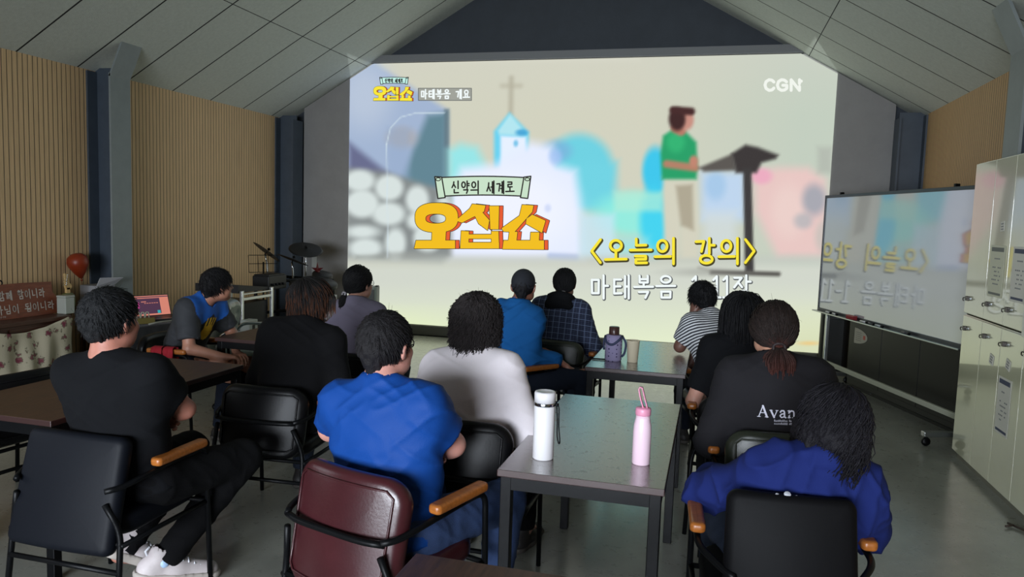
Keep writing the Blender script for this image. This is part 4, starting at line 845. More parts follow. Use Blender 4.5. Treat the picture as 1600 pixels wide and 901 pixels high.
def hand(g, W, n, p, sc=1.0):
    s = -1 if n == 'L' else 1; w0 = W['wri'+n]; d = nrm(W['wri'+n]-W['elb'+n]); A = W['A']
    if 'hdir'+n in p: d = nrm(A@np.array(p['hdir'+n]))
    pal = nrm(A@np.array(p.get('palm'+n, (0, 0, -1)))); pal = nrm(pal-d*(pal@d)); side = nrm(np.cross(d, pal))*s*1.0   # toward the thumb
    if 'thumb'+n in p:
        if side@(A@np.array(p['thumb'+n])) < 0: side = -side
    elif side@(A@np.array((-s, 0, 0))) < 0: side = -side
    curl = p.get('curl'+n, .5)
    kn = []
    for i, off in enumerate((.030, .010, -.010, -.029)):
        q = w0+d*(.088-.004*abs(i-1))*sc+side*off*sc; kn.append(q)
        g.cone(w0+side*off*.55*sc+d*.012, q, .0145*sc, .0122*sc, .014)
    g.cone(w0-d*.02, w0+d*.03, .026*sc, .024*sc, .02, flat=.72, ax=pal)
    L = ((.043, .027, .021), (.047, .030, .022), (.044, .028, .021), (.034, .022, .019))
    for i in range(4):
        q = kn[i]; a = curl*.55+(i-1)*.05; spr = side*(.16*(1.2-i))*(1-curl*.6)
        for j, l in enumerate(L[i]):
            dr = nrm((d+spr)*math.cos(a)+pal*math.sin(a)); e = q+dr*l*sc
            g.cone(q, e, (.0096-.0011*j)*sc, (.0088-.0012*j)*sc, .004); q = e; a += curl*(.85 if j == 0 else .6)
    q = w0+d*.022*sc+side*.022*sc
    for j, (l, r0, r1) in enumerate(((.042, .0145, .0115), (.031, .0112, .0098), (.025, .0098, .0078))):
        dr = nrm(d*(.72+.1*j)+side*(.62-.22*j)+pal*(.22+.25*curl)); e = q+dr*l*sc; g.cone(q, e, r0*sc, r1*sc, .008 if j == 0 else .004); q = e
def head(g, W, p):
    H = W['H']; c = W['head']; s = p.get('hs', 1.0)*.98
    def P(x, y, z): return c+H@(np.array([x, y, z])*s)
    def E(x, y, z, a, b_, d, k, sub=False, R=None): g.ell(P(x, y, z), np.array([a, b_, d])*s, H if R is None else H@R, k, sub)
    g.cone(W['neck']-W['S'][:, 2]*.03, P(0, -.02, -.045), .060*p.get('nk', 1.0), .053*p.get('nk', 1.0), .03)
    E(0, -.012, .032, .0755, .095, .088, .02); E(0, .028, -.04, .057, .066, .074, .03); E(0, .062, -.088, .028, .028, .022, .03)
    for q in (-1, 1):
        E(q*.045, .055, -.025, .022, .026, .026, .02); E(q*.05, .02, -.065, .02, .035, .025, .03)
        E(q*.032, .099, .004, .019, .013, .011, .012, True)
        E(q*.081, -.010, -.004, .011, .020, .032, .008, R=ry(q*.22)@rz(q*.35)@rx(-.15)); E(q*.090, -.005, -.002, .005, .011, .017, .006, True); E(q*.075, -.002, -.03, .007, .009, .010, .006)
    g.cone(P(-.036, .083, .022), P(.036, .083, .022), .0115*s, .0115*s, .014)
    g.cone(P(0, .093, .006), P(0, .110, -.026), .0075*s, .0125*s, .010); E(-.011, .100, -.030, .008, .009, .007, .006); E(.011, .100, -.030, .008, .009, .007, .006)
    E(0, .092, -.053, .020, .009, .0055, .006); E(0, .089, -.064, .018, .009, .0065, .006); g.cone(P(-.016, .0985, -.0585), P(.016, .0985, -.0585), .0022*s, .0022*s, .003, True)
SKIN = {}
def skin_mat(c):
    if c not in SKIN:
        M = mat('skin %d' % c[0], c, .48, var=.10, vscale=18, bump=.06, bscale=160); b = M.node_tree.nodes['Principled BSDF']; b.inputs['Subsurface Weight'].default_value = .12; b.inputs['Subsurface Radius'].default_value = (.012, .005, .003); SKIN[c] = M
    return SKIN[c]
HC0 = np.array([0, -.012, .032])
def tubes(P, R, col, n=4):
    """P (N,M,3) strand paths, R (M,) radii, col (N,M,3) -> verts, faces, colours"""
    Nn, M_ = P.shape[:2]; tg = np.gradient(P, axis=1); tg /= np.linalg.norm(tg, axis=2, keepdims=True)+1e-9
    u = np.cross(tg, np.array([.31, .77, .55])); u /= np.linalg.norm(u, axis=2, keepdims=True)+1e-9; w = np.cross(tg, u)
    a = 2*PI*np.arange(n)/n; V = P[:, :, None, :]+(u[:, :, None, :]*np.cos(a)[:, None]+w[:, :, None, :]*np.sin(a)[:, None])*np.asarray(R)[None, :, None, None]
    base = np.arange(Nn*M_*n).reshape(Nn, M_, n); A, B = base[:, :-1], base[:, 1:]
    F = np.stack([A, np.roll(A, -1, 2), np.roll(B, -1, 2), B], -1).reshape(-1, 4)
    return V.reshape(-1, 3), F, np.repeat(col[:, :, None, :], n, 2).reshape(-1, 3)
M_hair = mat('hair', (20, 18, 18), .6, attr='Col', spec=.25, bump=.5, bscale=260)
def hairline(y, p):
    return np.maximum(p.get('nape', -.085), p.get('hl', -.012)+p.get('hm', .95)*y)
def build_hair(root, W, p):
    st = p.get('hair', 'short'); s = p.get('hs', 1.0)*.98; H = W['H']; c = W['head']; o = np.array(root.location)
    loc = lambda V: (V*s)@H.T+c-o
    th = p.get('thick', .012); col = np.array(lin(p.get('hcol', (22, 20, 22)))); tip = np.array(lin(p.get('htip', p.get('hcol', (22, 20, 22)))))
    E0 = np.array([.0755, .095, .088])+th
    g = Field((-.13, -.15, -.16), (.13, .14, .16), .0055)
    g.ell(HC0+np.array([0, -.004, .002]), E0, None, .01)
    if st in ('bob', 'wavy', 'bowl'):
        g.ell((0, -.045, -.03), (.088, .07, .085), None, .03)
        for q in (-1, 1): g.cone((q*.078, .0, .02), (q*.080, -.01, -.075 if st != 'bowl' else -.045), .022, .02, .02)
    if st == 'short': g.cone((0, -.075, .0), (0, -.07, -.065), .045, .032, .03)
    Pz = g.win(g.lo, g.lo+g.h*g.n, 0); X = Pz[1]; hl = hairline(X[..., 1], p)
    low = {'bob': -.105, 'wavy': -.14, 'bowl': -.075}.get(st)
    if low is not None: hl = np.where(X[..., 1] < .035, low, hl+ (X[..., 1]-.035)*2.0)
    g.F[Pz[0]] = np.maximum(g.F[Pz[0]], (hl-X[..., 2])*.75)
    V, F = g.mesh(); V = relax(V, F, 2); N = normals(V, F)
    crown = nrm(p.get('crown', (.1, -.55, .8))); dv = V-HC0; dn = dv/np.linalg.norm(dv, axis=1, keepdims=True)
    ang = np.arctan2(dn@nrm(np.cross(crown, (1, 0, 0))), dn@nrm(np.cross(crown, np.cross(crown, (1, 0, 0)))))
    rad = np.arccos(np.clip(dn@crown, -1, 1)); amp = p.get('rough', .0035)
    V = V+N*(amp*(vnoise(np.stack([ang*9, rad*5, np.zeros(len(V))+5], 1)+32)-.5)*2+amp*.8*(vnoise(np.stack([ang*24, rad*7, np.zeros(len(V))], 1)+32)-.5)*2)[:, None]
    tt = np.clip((.06-V[:, 2])/.16, 0, 1)[:, None]**1.5; Cc = col*(1-tt)+tip*tt; parts = [(loc(V), F, Cc)]
    # strands
    n = p.get('ns', 1500 if st == 'short' else 1300); i = np.arange(n*3); z = 1-2*(i+.5)/(n*3); ph = i*2.39996; R0 = np.stack([np.sqrt(1-z*z)*np.cos(ph), np.sqrt(1-z*z)*np.sin(ph), z], 1)
    Q = HC0+R0*E0; keep = Q[:, 2] > np.maximum(hairline(Q[:, 1], p)+.008, -.05); R0 = R0[keep]; Q = Q[keep]
    if len(Q) > n: sel = rng.permutation(len(Q))[:n]; R0, Q = R0[sel], Q[sel]
    n = len(Q); M_ = 9; ln = p.get('len', .05)*(.75+.5*rng.random(n)); jit = rng.normal(0, 1, (n, 3)); gz = np.array([0, 0, -1.0])@H
    path = [Q.copy()]; cur = Q.copy(); T_ = np.array(p.get('tie', (0, -.118, -.035)))
    for k in range(1, M_):
        dn = (cur-HC0); nn = dn/(E0*E0); nn /= np.linalg.norm(nn, axis=1, keepdims=True)+1e-9
        if st in ('pony', 'long') and st == 'pony':
            d = T_-cur; d = d/(np.linalg.norm(d, axis=1, keepdims=True)+1e-9); d = d-nn*(d*nn).sum(1, keepdims=True); d += jit*.04
        else:
            away = cur-(HC0+crown*E0); away = away-nn*(away*nn).sum(1, keepdims=True); away /= np.linalg.norm(away, axis=1, keepdims=True)+1e-9
            fall = np.clip((HC0[2]+.03-cur[:, 2])/.06, 0, 1)[:, None]
            if st == 'short': d = away*.9+nn*p.get('lift', .22)+gz*.25+jit*p.get('mess', .12)
            else: d = away*(1-fall)+gz*(.35+.9*fall)+jit*.05; d = d-nn*np.minimum((d*nn).sum(1, keepdims=True), 0)*(1-fall*.0)
        d = d/(np.linalg.norm(d, axis=1, keepdims=True)+1e-9); step = (ln/(M_-1))[:, None] if st != 'pony' else np.minimum(np.linalg.norm(T_-cur, axis=1), 1)[:, None]/(M_-k+.0)*1.1
        cur = cur+d*step
        if st == 'pony': e = np.sqrt((((cur-HC0)/(E0+.003))**2).sum(1)); cur = HC0+(cur-HC0)/np.maximum(e, .3)[:, None]*(1+.02*np.abs(jit[:, :1])); cur = cur*(1-(k/(M_-1))**3)+T_*(k/(M_-1))**3
        elif st != 'short':
            e = np.sqrt((((cur-HC0)/(E0+.004))**2).sum(1)); pu = (e < 1) ; cur[pu] = HC0+(cur[pu]-HC0)/e[pu][:, None]
        path.append(cur.copy())
    Pth = np.stack(path, 1)
    wv = p.get('wave', 0)
    if wv:
        u = np.linspace(0, 1, M_); phs = rng.random(n)*6.28; fr = p.get('wfreq', 2.0)
        off = np.stack([np.sin(u[None]*fr*6.28+phs[:, None]), np.cos(u[None]*fr*6.28+phs[:, None]), .5*np.sin(u[None]*fr*6.28+phs[:, None]+1)], -1); Pth = Pth+off*wv*u[None, :, None]
    if st in ('bob', 'wavy', 'long', 'bowl'):  # keep the face clear
        fc = (Pth[..., 1] > .05) & (Pth[..., 2] < .03); Pth[..., 0] = np.where(fc, np.sign(Pth[..., 0])*np.maximum(np.abs(Pth[..., 0]), .075), Pth[..., 0])
    u = np.linspace(0, 1, M_); rr = p.get('sr', .0019 if st == 'short' else .0027)*(1-.85*u**2)*np.minimum(1, .4+u*6)
    if st in ('bob', 'wavy', 'long', 'bowl'): rr = p.get('sr', .0030)*(1-.8*u**4)
    br = (.7+.6*rng.random(n))[:, None, None]; ut = np.clip((u-p.get('t0', .25))/(1-p.get('t0', .25)), 0, 1)[None, :, None]; Cs = (col*(1-ut)+tip*ut)*br
    v, f, cc = tubes(Pth, rr, Cs); parts.append((loc(v), f, cc))
    if st == 'pony':
        tl = p.get('tail', .2); nt_ = 260; th0 = rng.random(nt_)*6.28; r0 = np.sqrt(rng.random(nt_)); w_ = p.get('tailw', .035)
        u = np.linspace(0, 1, 10); dr = np.array(p.get('taildir', (0, -.35, -1))); dr = dr/np.linalg.norm(dr)
        Gd = (np.array([0, 0, -1.0])@H)
        prof = np.minimum(1, .30+u*2.6)*(1-.55*u**3)
        P_ = T_[None, None]+ (u[None, :, None]*tl*(.75+.3*rng.random(nt_))[:, None, None])*(dr*(1-u[:, None]*.8)+Gd*u[:, None]*.8)[None]
        P_ = P_+np.stack([np.cos(th0), np.sin(th0)*.7, np.zeros(nt_)], -1)[:, None]*(r0[:, None]*prof[None]*w_)[..., None]+rng.normal(0, 1, (nt_, 1, 3))*(u**2)[None, :, None]*.012
        Ct = (col*(1-u[None, :, None])+tip*u[None, :, None])*(.7+.6*rng.random(nt_))[:, None, None]
        v, f, cc = tubes(P_, .0030*(1-.75*u**2), Ct); parts.append((loc(v), f, cc))
    if p.get('bang'):   # thick side lock to the cheek
        pass
    # flyaway hairs
    nf = p.get('fly', 40); fq = rng.integers(0, n, nf); u = np.linspace(0, 1, 6); dn = (Q[fq]-HC0); dn /= np.linalg.norm(dn, axis=1, keepdims=True)
    P_ = Q[fq][:, None]+dn[:, None]*(.008*np.sin(u*PI)+.006*u)[None, :, None]*(.5+rng.random(nf))[:, None, None]*.8+(rng.normal(0, 1, (nf, 3))*.014)[:, None]*u[None, :, None]
    v, f, cc = tubes(P_, .0006*(1-.6*u), np.broadcast_to(col, (nf, 6, 3)).copy(), 3); parts.append((loc(v), f, cc))
    # eyebrows
    Vb = []; 
    for q in (-1, 1):
        Vb.append(np.stack([q*np.linspace(.016, .046, 8), .099-.022*np.linspace(0, 1, 8)**2, .026+.005*np.sin(np.linspace(.3, 2.8, 8))], 1))
    v, f, cc = tubes(np.array(Vb), .0035*np.sin(np.linspace(.5, 2.9, 8)), np.broadcast_to(col, (2, 8, 3)).copy(), 6); parts.append((loc(v), f, cc))
    V = np.concatenate([a[0] for a in parts]); b0 = np.cumsum([0]+[len(a[0]) for a in parts[:-1]]); Fq = np.concatenate([a[1]+k for a, k in zip(parts, b0)]); Cq = np.concatenate([a[2] for a in parts])
    return np_mesh('hair', V, Fq, M_hair, root, Cq)
EYE_W = mat('eye white', (214, 208, 204), .25); EYE_K = mat('dark iris', (24, 16, 14), .15)
BVHS = {}
def person(name, p, label):
    W = joints(p); root = thing('person', label, 'person', (p['x'], p['y'], 0)); o = np.array(root.location); w = p.get('w', 1.0); b_ = p.get('belly', 1.0); fem = p.get('fem', False)
    S, A = W['S'], W['A']; k = W['k']; h = p.get('res', .0085); pts = np.array([W[q] for q in ('pel', 'head', 'shL', 'shR', 'elbL', 'elbR', 'wriL', 'wriR', 'kneeL', 'kneeR', 'ankL', 'ankR', 'toeL', 'toeR')])
    lo, hi = pts.min(0)-.24, pts.max(0)+.24; lo[2] = max(lo[2], -.02); sk = skin_mat(p.get('skin', (176, 128, 108)))
    rA = p.get('arm', 1.0)
    # body: one continuous surface
    g = Field(lo, hi, h); torso(g, W, w, b_, -.012, fem); head(g, W, p)
    for n in 'LR':
        g.cone(W['sh'+n], W['elb'+n], .052*rA, .041*rA, .04); g.cone(W['elb'+n], W['wri'+n], .0435*rA, .028*rA, .012); hand(g, W, n, p, .96 if fem else 1.03)
        g.cone(W['hip'+n], W['knee'+n], .078*w, .054*w, .05); g.cone(W['knee'+n], W['ank'+n], .052*w, .037, .02); g.cone(W['ank'+n], W['toe'+n], .034, .026, .02)
    V, F = g.mesh(); V = relax(V, F, 1, .4); np_mesh('body', V-o, F, sk, root)
    # eyes
    for q in (-1, 1):
        e = MB(); s_ = p.get('hs', 1.0)*.98; M4 = Matrix.Translation(Vector(W['head']+W['H']@(np.array([q*.031, .0835, .003])*s_)-o)) @ Matrix([list(r) for r in W['H']]).to_4x4()
        e.lathe([(0, -.0115), (.008, -.008), (.0115, 0), (.0085, .0078), (.0052, .0103), (0, .0116)], 14, 0, M4 @ Matrix.Rotation(D(-90), 4, 'X'))
        for i in range(len(e.mi)):
            e.mi[i] = 1 if i >= 14*4 else 0
        e.build('eye', [EYE_W, EYE_K], root)
    # shirt
    inf = p.get('fit', .010); g = Field(lo, hi, .0085); torso(g, W, w*1.02, b_, inf, fem); up = S[:, 2]; sl = p.get('sleeve', .62)
    for n in 'LR':
        a, e, r = W['sh'+n], W['elb'+n], W['wri'+n]; lo_ = p.get('loose', .010)
        if sl <= 1:
            q = a+(e-a)*sl; u = nrm(e-a); g.cone(a, a+(e-a)*(sl+.1), .060*rA+lo_, .060*rA+lo_, .045, cut=[(q, u)])
        else:
            u = nrm(r-e); q = e+(r-e)*.93; g.cone(a, e, .058*rA+lo_, .050*rA+lo_, .045); g.cone(e, e+(r-e)*1.1, .048*rA+lo_, .036*rA+lo_, .025, cut=[(q, u)])
            if p.get('cuff'): g.cone(e+(r-e)*.80, e+(r-e)*.92, .041*rA+lo_, .041*rA+lo_, .006)
    nb = W['neck']-up*.002
    if p.get('collar'):
        for i in range(24):
            a0, a1 = 2*PI*i/24, 2*PI*(i+1)/24; f_ = lambda t: nb+S@(np.array([.064*math.sin(t), .060*math.cos(t)+.004, .012-.022*math.cos(t)*(.8)]))
            g.cone(f_(a0), f_(a1), .0135, .0135, .012); f2 = lambda t: nb+S@(np.array([.074*math.sin(t), .070*math.cos(t)+.002, -.010-.022*math.cos(t)*(.8)])); g.cone(f2(a0), f2(a1), .011, .011, .014)
    if p.get('hood'):
        G2 = Field(W['neck']-.3, W['neck']+.25, .008); G2.ell(nb+S@np.array([0, -.092, -.060]), (.115, .034, .080), S, .04)
        for i in range(20): a0, a1 = 2*PI*i/20, 2*PI*(i+1)/20; f3 = lambda t: nb+S@np.array([.082*math.sin(t), .080*math.cos(t)-.005, -.005-.02*math.cos(t)]); G2.cone(f3(a0), f3(a1), .026, .026, .03)
        v2, f2_ = G2.mesh(); v2 = wrinkle(relax(v2, f2_, 2), f2_, .006); np_mesh('hood', v2-o, f2_, S_blk, root)
    g.cone(nb-up*.03+S@np.array([0, .012, 0]), W['head']-up*.02, .0585*p.get('nk', 1.0)+.001, .066, .006, sub=True)
    hem = W['pel']+A@np.array([0, 0, p.get('hem', -.06)]); g.plane(hem, -A[:, 2]); 
    V, F = g.mesh(); V = relax(V, F, 2); V = wrinkle(V, F, p.get('wr', .004), p.get('wdirs', ((.5, .2, 1), (-.6, .2, .9))), p.get('wsc', 9), len(label))
    cfun = p.get('color'); Cc = cfun(V, W) if cfun else None
    sh = np_mesh('shirt', V-o, F, p['shirt'], root, Cc); BVHS[name] = (BVHTree.FromPolygons([tuple(v) for v in V], [tuple(f) for f in F]), o)
    # trousers and shoes
    g = Field(lo, hi, .010); tr = p.get('trfit', .012)
    g.ell(W['pel']+np.array([0, 0, .01]), np.array([.178*w, .138, .115])*k+.004, A, .05)
    for n in 'LR':
        g.cone(W['hip'+n], W['knee'+n], .084*w+tr*.5, .060*w+tr, .05); u = nrm(W['ank'+n]-W['knee'+n]); q = W['ank'+n]+u*p.get('trlen', -.01)
        g.cone(W['knee'+n], W['ank'+n]+u*.06, .060*w+tr, .042+tr*1.3, .03, cut=[(q, u)])
    g.plane(W['pel']+up*.13, up)
    V, F = g.mesh(); V = relax(V, F, 2); V = wrinkle(V, F, .004, ((.2, .9, .6), (.7, .3, .7)), 10, 5); np_mesh('trousers', V-o, F, p['trousers'], root)
    for n in 'LR':
        a, t = W['ank'+n], W['toe'+n]; sc = p.get('shoe', 1.0); f = nrm((t-a)*np.array([1, 1, 0])); pit = p.get('heel'+n, 0.0)
        base = np.array([a[0], a[1], 0.0]); R = np.stack([np.cross(f, (0, 0, 1)), f, np.array([0, 0, 1.0])], 1)@rx(-D(pit))
        toe0 = base+f*.16; L = lambda x, y, z: toe0+R@(np.array([x, y-.16, z])*sc)
        g = Field(toe0-.30, toe0+.30, .008); g.cone(L(0, -.045, .045), L(0, .05, .042), .038*sc, .040*sc, .03); g.cone(L(0, .05, .042), L(0, .175, .036), .042*sc, .034*sc, .03); g.cone(L(0, -.03, .05), L(0, -.01, .105), .036*sc, .040*sc, .03); g.cone(L(0, -.01, .105), L(0, -.005, .16), .028*sc, .030*sc, .0, sub=True)
        nb_ = R[:, 2]; g.plane(L(0, 0, .018), -nb_); V, F = g.mesh(); V = relax(V, F, 1); shoe = np_mesh('shoe', V-o, F, p['shoemat'][0], root)
        g = Field(toe0-.30, toe0+.30, .008); g.cone(L(0, -.048, .03), L(0, .05, .03), .045*sc, .047*sc, .02); g.cone(L(0, .05, .03), L(0, .18, .03), .049*sc, .042*sc, .02); g.plane(L(0, 0, .030 if sc < 1.1 else .036), nb_); g.plane(L(0, 0, .001), -nb_); V, F = g.mesh(); V = relax(V, F, 1); so = np_mesh('sole', V-o, F, p['shoemat'][1], shoe)
        if p.get('laces'):
            lb = MB()
            for j in range(5):
                c0 = L(-.026, .045+.022*j, .086-.006*j); c1 = L(.026, .045+.022*j, .086-.006*j); cm = L(0, .047+.022*j, .096-.007*j); lb.tube([c0-o, cm-o, c1-o], .0035, 6)
            lb.tube([L(.0, -.052, .085)-o, L(0, -.066, .108)-o, L(0, -.054, .125)-o], .005, 6); lb.build('laces', mat('pale lace', (220, 222, 228), .6), shoe)
            mk = MB(); q = L(.038, .0, .075)-o; mk.lathe([(0, -.003), (.016, -.003), (.018, 0), (.016, .003), (0, .003)], 16, m=Matrix.Translation(Vector(q)) @ Matrix([list(r) for r in R]).to_4x4() @ Matrix.Rotation(D(90), 4, 'Y')); mk.build('badge', mat('blue white badge', (176, 206, 240), .4), shoe)
        if p.get('stripe'):
            sb = MB()
            for zz, mm in ((.06, 0), (.045, 1)):
                sb.tube([L(.043*math.cos(t_), -.045-.040*math.sin(t_), zz)-o for t_ in np.linspace(-.6, PI+.6, 12)], .009, 6, mi=mm)
            sb.build('stripe', [mat('dark grey stripe', (60, 66, 66), .6), mat('lime stripe', (166, 206, 74), .6)], shoe)
    if p.get('hair') != 'none': build_hair(root, W, p)
    return root, W
def at_head(W, root, x, y, z, s=.98): return Vector(W['head']+W['H']@(np.array([x, y, z])*s)-np.array(root.location))
def glasses(root, W, M=M_blk):
    mb = MB(); q = lambda *a: at_head(W, root, *a)
    for s in (-1, 1):
        mb.tube([q(s*(.032+.025*math.cos(t)), .112-.018*(math.cos(t)*.5+.5)*1.0, .003+.019*math.sin(t)) for t in np.linspace(0, 2*PI, 16)[:-1]], .0022, 6, closed=True)
        mb.tube([q(s*.057, .095, .008), q(s*.079, .06, .008), q(s*.083, -.01, .006), q(s*.082, -.03, -.012)], .0022, 6)
    mb.tube([q(-.008, .112, .006), q(0, .115, .01), q(.008, .112, .006)], .002, 6); return mb.build('glasses', M, root)
def mask(root, W):
    H = W['H']; g = Field((-.1, .0, -.14), (.1, .16, .04), .006); g.ell((0, .034, -.055), (.068, .078, .068), None, .01); g.ell((0, .06, -.045), (.045, .068, .05), None, .02); g.ell((0, .03, -.055), (.0635, .073, .0635), None, .01, True); g.plane((0, .035, 0), (0, -1, 0)); g.plane((0, 0, -.018), (0, 0, 1)); V, F = g.mesh(); V = relax(V, F, 2)
    mk = np_mesh('face_mask', (V*.98)@H.T+W['head']-np.array(root.location), F, mat('white mask cloth', (206, 204, 210), .8), root)
    mb = MB(); q = lambda *a: at_head(W, root, *a)
    for s in (-1, 1): mb.tube([q(s*.062, .045, -.03), q(s*.085, .0, .02), q(s*.086, -.02, .0), q(s*.08, -.014, -.03), q(s*.06, .04, -.085)], .0018, 6)
    mb.build('ear_loop', mat('white elastic', (216, 216, 220), .7), mk)
def hair_tie(root, W, T_, c, r=.022):
    mb = MB(); C0 = np.array(T_); mb.tube([at_head(W, root, C0[0]+r*math.cos(t), C0[1]+.004*math.sin(3*t), C0[2]+r*.8*math.sin(t)) for t in np.linspace(0, 2*PI, 14)[:-1]], .007, 8, closed=True); return mb.build('hair_tie', c, root)
# ---- cloths
def knit(n, c, **k):
    M = mat(n, c, k.pop('rough', .9), spec=.15, bump=k.pop('bump', .10), bscale=k.pop('bscale', 220), **k); folds(M); return M
def folds(M, st=.38, sc=7.0):
    """soft creases of hanging cloth as a second, larger bump"""
    nt = M.node_tree; b = nt.nodes['Principled BSDF']; tc = nd(nt, 'ShaderNodeTexCoord'); mp = nd(nt, 'ShaderNodeMapping'); mp.inputs['Scale'].default_value = (1, 1, .55); mp.inputs['Rotation'].default_value = (.5, .6, .3)
    nt.links.new(tc.outputs['Object'], mp.inputs[0]); nz = nd(nt, 'ShaderNodeTexNoise'); nz.noise_type = 'RIDGED_MULTIFRACTAL'; nz.inputs['Scale'].default_value = sc; nz.inputs['Detail'].default_value = 2.0; nz.inputs['Distortion'].default_value = .8; nt.links.new(mp.outputs[0], nz.inputs['Vector'])
    bp = nd(nt, 'ShaderNodeBump'); bp.inputs['Strength'].default_value = st; bp.inputs['Distance'].default_value = .012; nt.links.new(nz.outputs[0], bp.inputs['Height'])
    if b.inputs['Normal'].links: nt.links.new(b.inputs['Normal'].links[0].from_socket, bp.inputs['Normal'])
    nt.links.new(bp.outputs[0], b.inputs['Normal'])
M_den = mat('denim', (52, 74, 118), .85, var=.25, vscale=20, bump=.2, bscale=260); M_navyt = mat('dark navy trousers', (24, 29, 40), .9, bump=.15, bscale=200, spec=.15); M_blkt = mat('black trousers', (12, 12, 14), .9, bump=.15, bscale=200, spec=.15); M_dend = mat('dark jeans', (34, 44, 62), .88, bump=.2, bscale=240)
SH_W = (mat('off white sneaker', (206, 196, 196), .6, var=.12, vscale=20), mat('sneaker sole', (176, 168, 160), .7)); SH_K = (mat('dark shoe', (38, 36, 36), .6), mat('dark sole', (70, 66, 62), .7)); SH_L = (mat('white lime sneaker', (222, 226, 220), .6), mat('pale sole', (214, 220, 190), .7))
S_blk = knit('black cotton', (15, 16, 19)); S_blk2 = knit('black sweat cloth', (15, 15, 17)); S_blue = knit('royal blue jersey', (18, 64, 136), rough=.6); S_white = knit('white knit', (234, 226, 230)); S_grey = knit('grey violet cotton', (118, 112, 130)); S_shirt = knit('blue woven shirt', (28, 92, 156)); S_navy = knit('navy linen shirt', (28, 40, 98)); S_char = knit('charcoal sweat cloth', (36, 35, 38)); S_blk3 = knit('black tee', (14, 15, 18))
for M__ in (M_den, M_navyt, M_blkt, M_dend): folds(M__, .5, 9)
S_col = mat('printed jersey', (40, 40, 46), .8, attr='Col', bump=.12, bscale=220)
def loc_up(V, W, j='neck'): return (V-W[j])@W['S']
folds(S_col)
def col_bat(V, W):   # blue yoke over black, yellow shape on the chest
    q = loc_up(V, W); C = np.tile(np.array(lin((40, 42, 46))), (len(V), 1)); blk = np.array(lin((22, 24, 26))); blue = np.array(lin((24, 92, 180))); yel = np.array(lin((232, 184, 40)))
    body = np.abs(q[:, 0]) < .165; C[body] = blk
    yoke = (q[:, 2] > -.155+np.abs(np.abs(q[:, 0])-.09)*.9) & (np.abs(q[:, 0]) < .19); C[yoke] = blue
    fr = q[:, 1] > .02; u = q[:, 0]; z = q[:, 2]; bowl = (u/.062)**2+((z+.225)/.062)**2 < 1; fing = (z > -.23) & (z < -.105-.10*np.abs(u)) & (np.abs(u) < .06) & (np.abs(((u+.06)/.03) % 1-.5) < .26)
    C[fr & (bowl | fing)] = yel; return C
def stripes(V, W):
    q = loc_up(V, W); C = np.tile(np.array(lin((34, 36, 46))), (len(V), 1)); s = (q[:, 2]/.0165) % 1 < .45; C[s] = lin((186, 190, 198)); return C
def mat_stripes():
    M = mat('striped jersey', (206, 208, 212), .85, bump=.1, bscale=220); nt = M.node_tree; b = nt.nodes['Principled BSDF']; at = nd(nt, 'ShaderNodeAttribute'); at.attribute_name = 'Col'
    sp = nd(nt, 'ShaderNodeSeparateColor'); nt.links.new(at.outputs['Color'], sp.inputs[0]); m1 = nd(nt, 'ShaderNodeMath', op='MULTIPLY'); m1.inputs[1].default_value = 1/.019; nt.links.new(sp.outputs[0], m1.inputs[0]); fr = nd(nt, 'ShaderNodeMath', op='FRACT'); nt.links.new(m1.outputs[0], fr.inputs[0]); lt = nd(nt, 'ShaderNodeMath', op='LESS_THAN'); lt.inputs[1].default_value = .5; nt.links.new(fr.outputs[0], lt.inputs[0])
    mx = nd(nt, 'ShaderNodeMix'); mx.data_type = 'RGBA'; mx.inputs[6].default_value = (*lin((40, 42, 50)), 1); mx.inputs[7].default_value = (*lin((214, 216, 220)), 1); nt.links.new(lt.outputs[0], mx.inputs[0]); nt.links.new(mx.outputs[2], b.inputs['Base Color']); folds(M); return M
def mat_plaid():
    M = mat('plaid cotton', (28, 38, 66), .85, bump=.1, bscale=220); nt = M.node_tree; b = nt.nodes['Principled BSDF']; at = nd(nt, 'ShaderNodeAttribute'); at.attribute_name = 'Col'
    sp = nd(nt, 'ShaderNodeSeparateColor'); nt.links.new(at.outputs['Color'], sp.inputs[0]); prev = None
    for ch, pitch, wd in ((0, .046, .07), (2, .042, .07), (0, .0155, .10), (2, .0140, .10)):
        m1 = nd(nt, 'ShaderNodeMath', op='MULTIPLY'); m1.inputs[1].default_value = 1/pitch; nt.links.new(sp.outputs[ch], m1.inputs[0]); fr = nd(nt, 'ShaderNodeMath', op='FRACT'); nt.links.new(m1.outputs[0], fr.inputs[0]); lt = nd(nt, 'ShaderNodeMath', op='LESS_THAN'); lt.inputs[1].default_value = wd; nt.links.new(fr.outputs[0], lt.inputs[0])
        sc = nd(nt, 'ShaderNodeMath', op='MULTIPLY'); sc.inputs[1].default_value = .55 if pitch > .03 else .16; nt.links.new(lt.outputs[0], sc.inputs[0])
        if prev is None: prev = sc.outputs[0]
        else: mxm = nd(nt, 'ShaderNodeMath', op='MAXIMUM'); nt.links.new(prev, mxm.inputs[0]); nt.links.new(sc.outputs[0], mxm.inputs[1]); prev = mxm.outputs[0]
    mx = nd(nt, 'ShaderNodeMix'); mx.data_type = 'RGBA'; mx.inputs[6].default_value = (*lin((24, 32, 58)), 1); mx.inputs[7].default_value = (*lin((150, 170, 206)), 1); nt.links.new(prev, mx.inputs[0]); nt.links.new(mx.outputs[2], b.inputs['Base Color']); folds(M); return M
def coords(V, W): return loc_up(V, W)+np.array([2.0, 2.0, 2.0])
PK = dict(skin=(170, 116, 98))
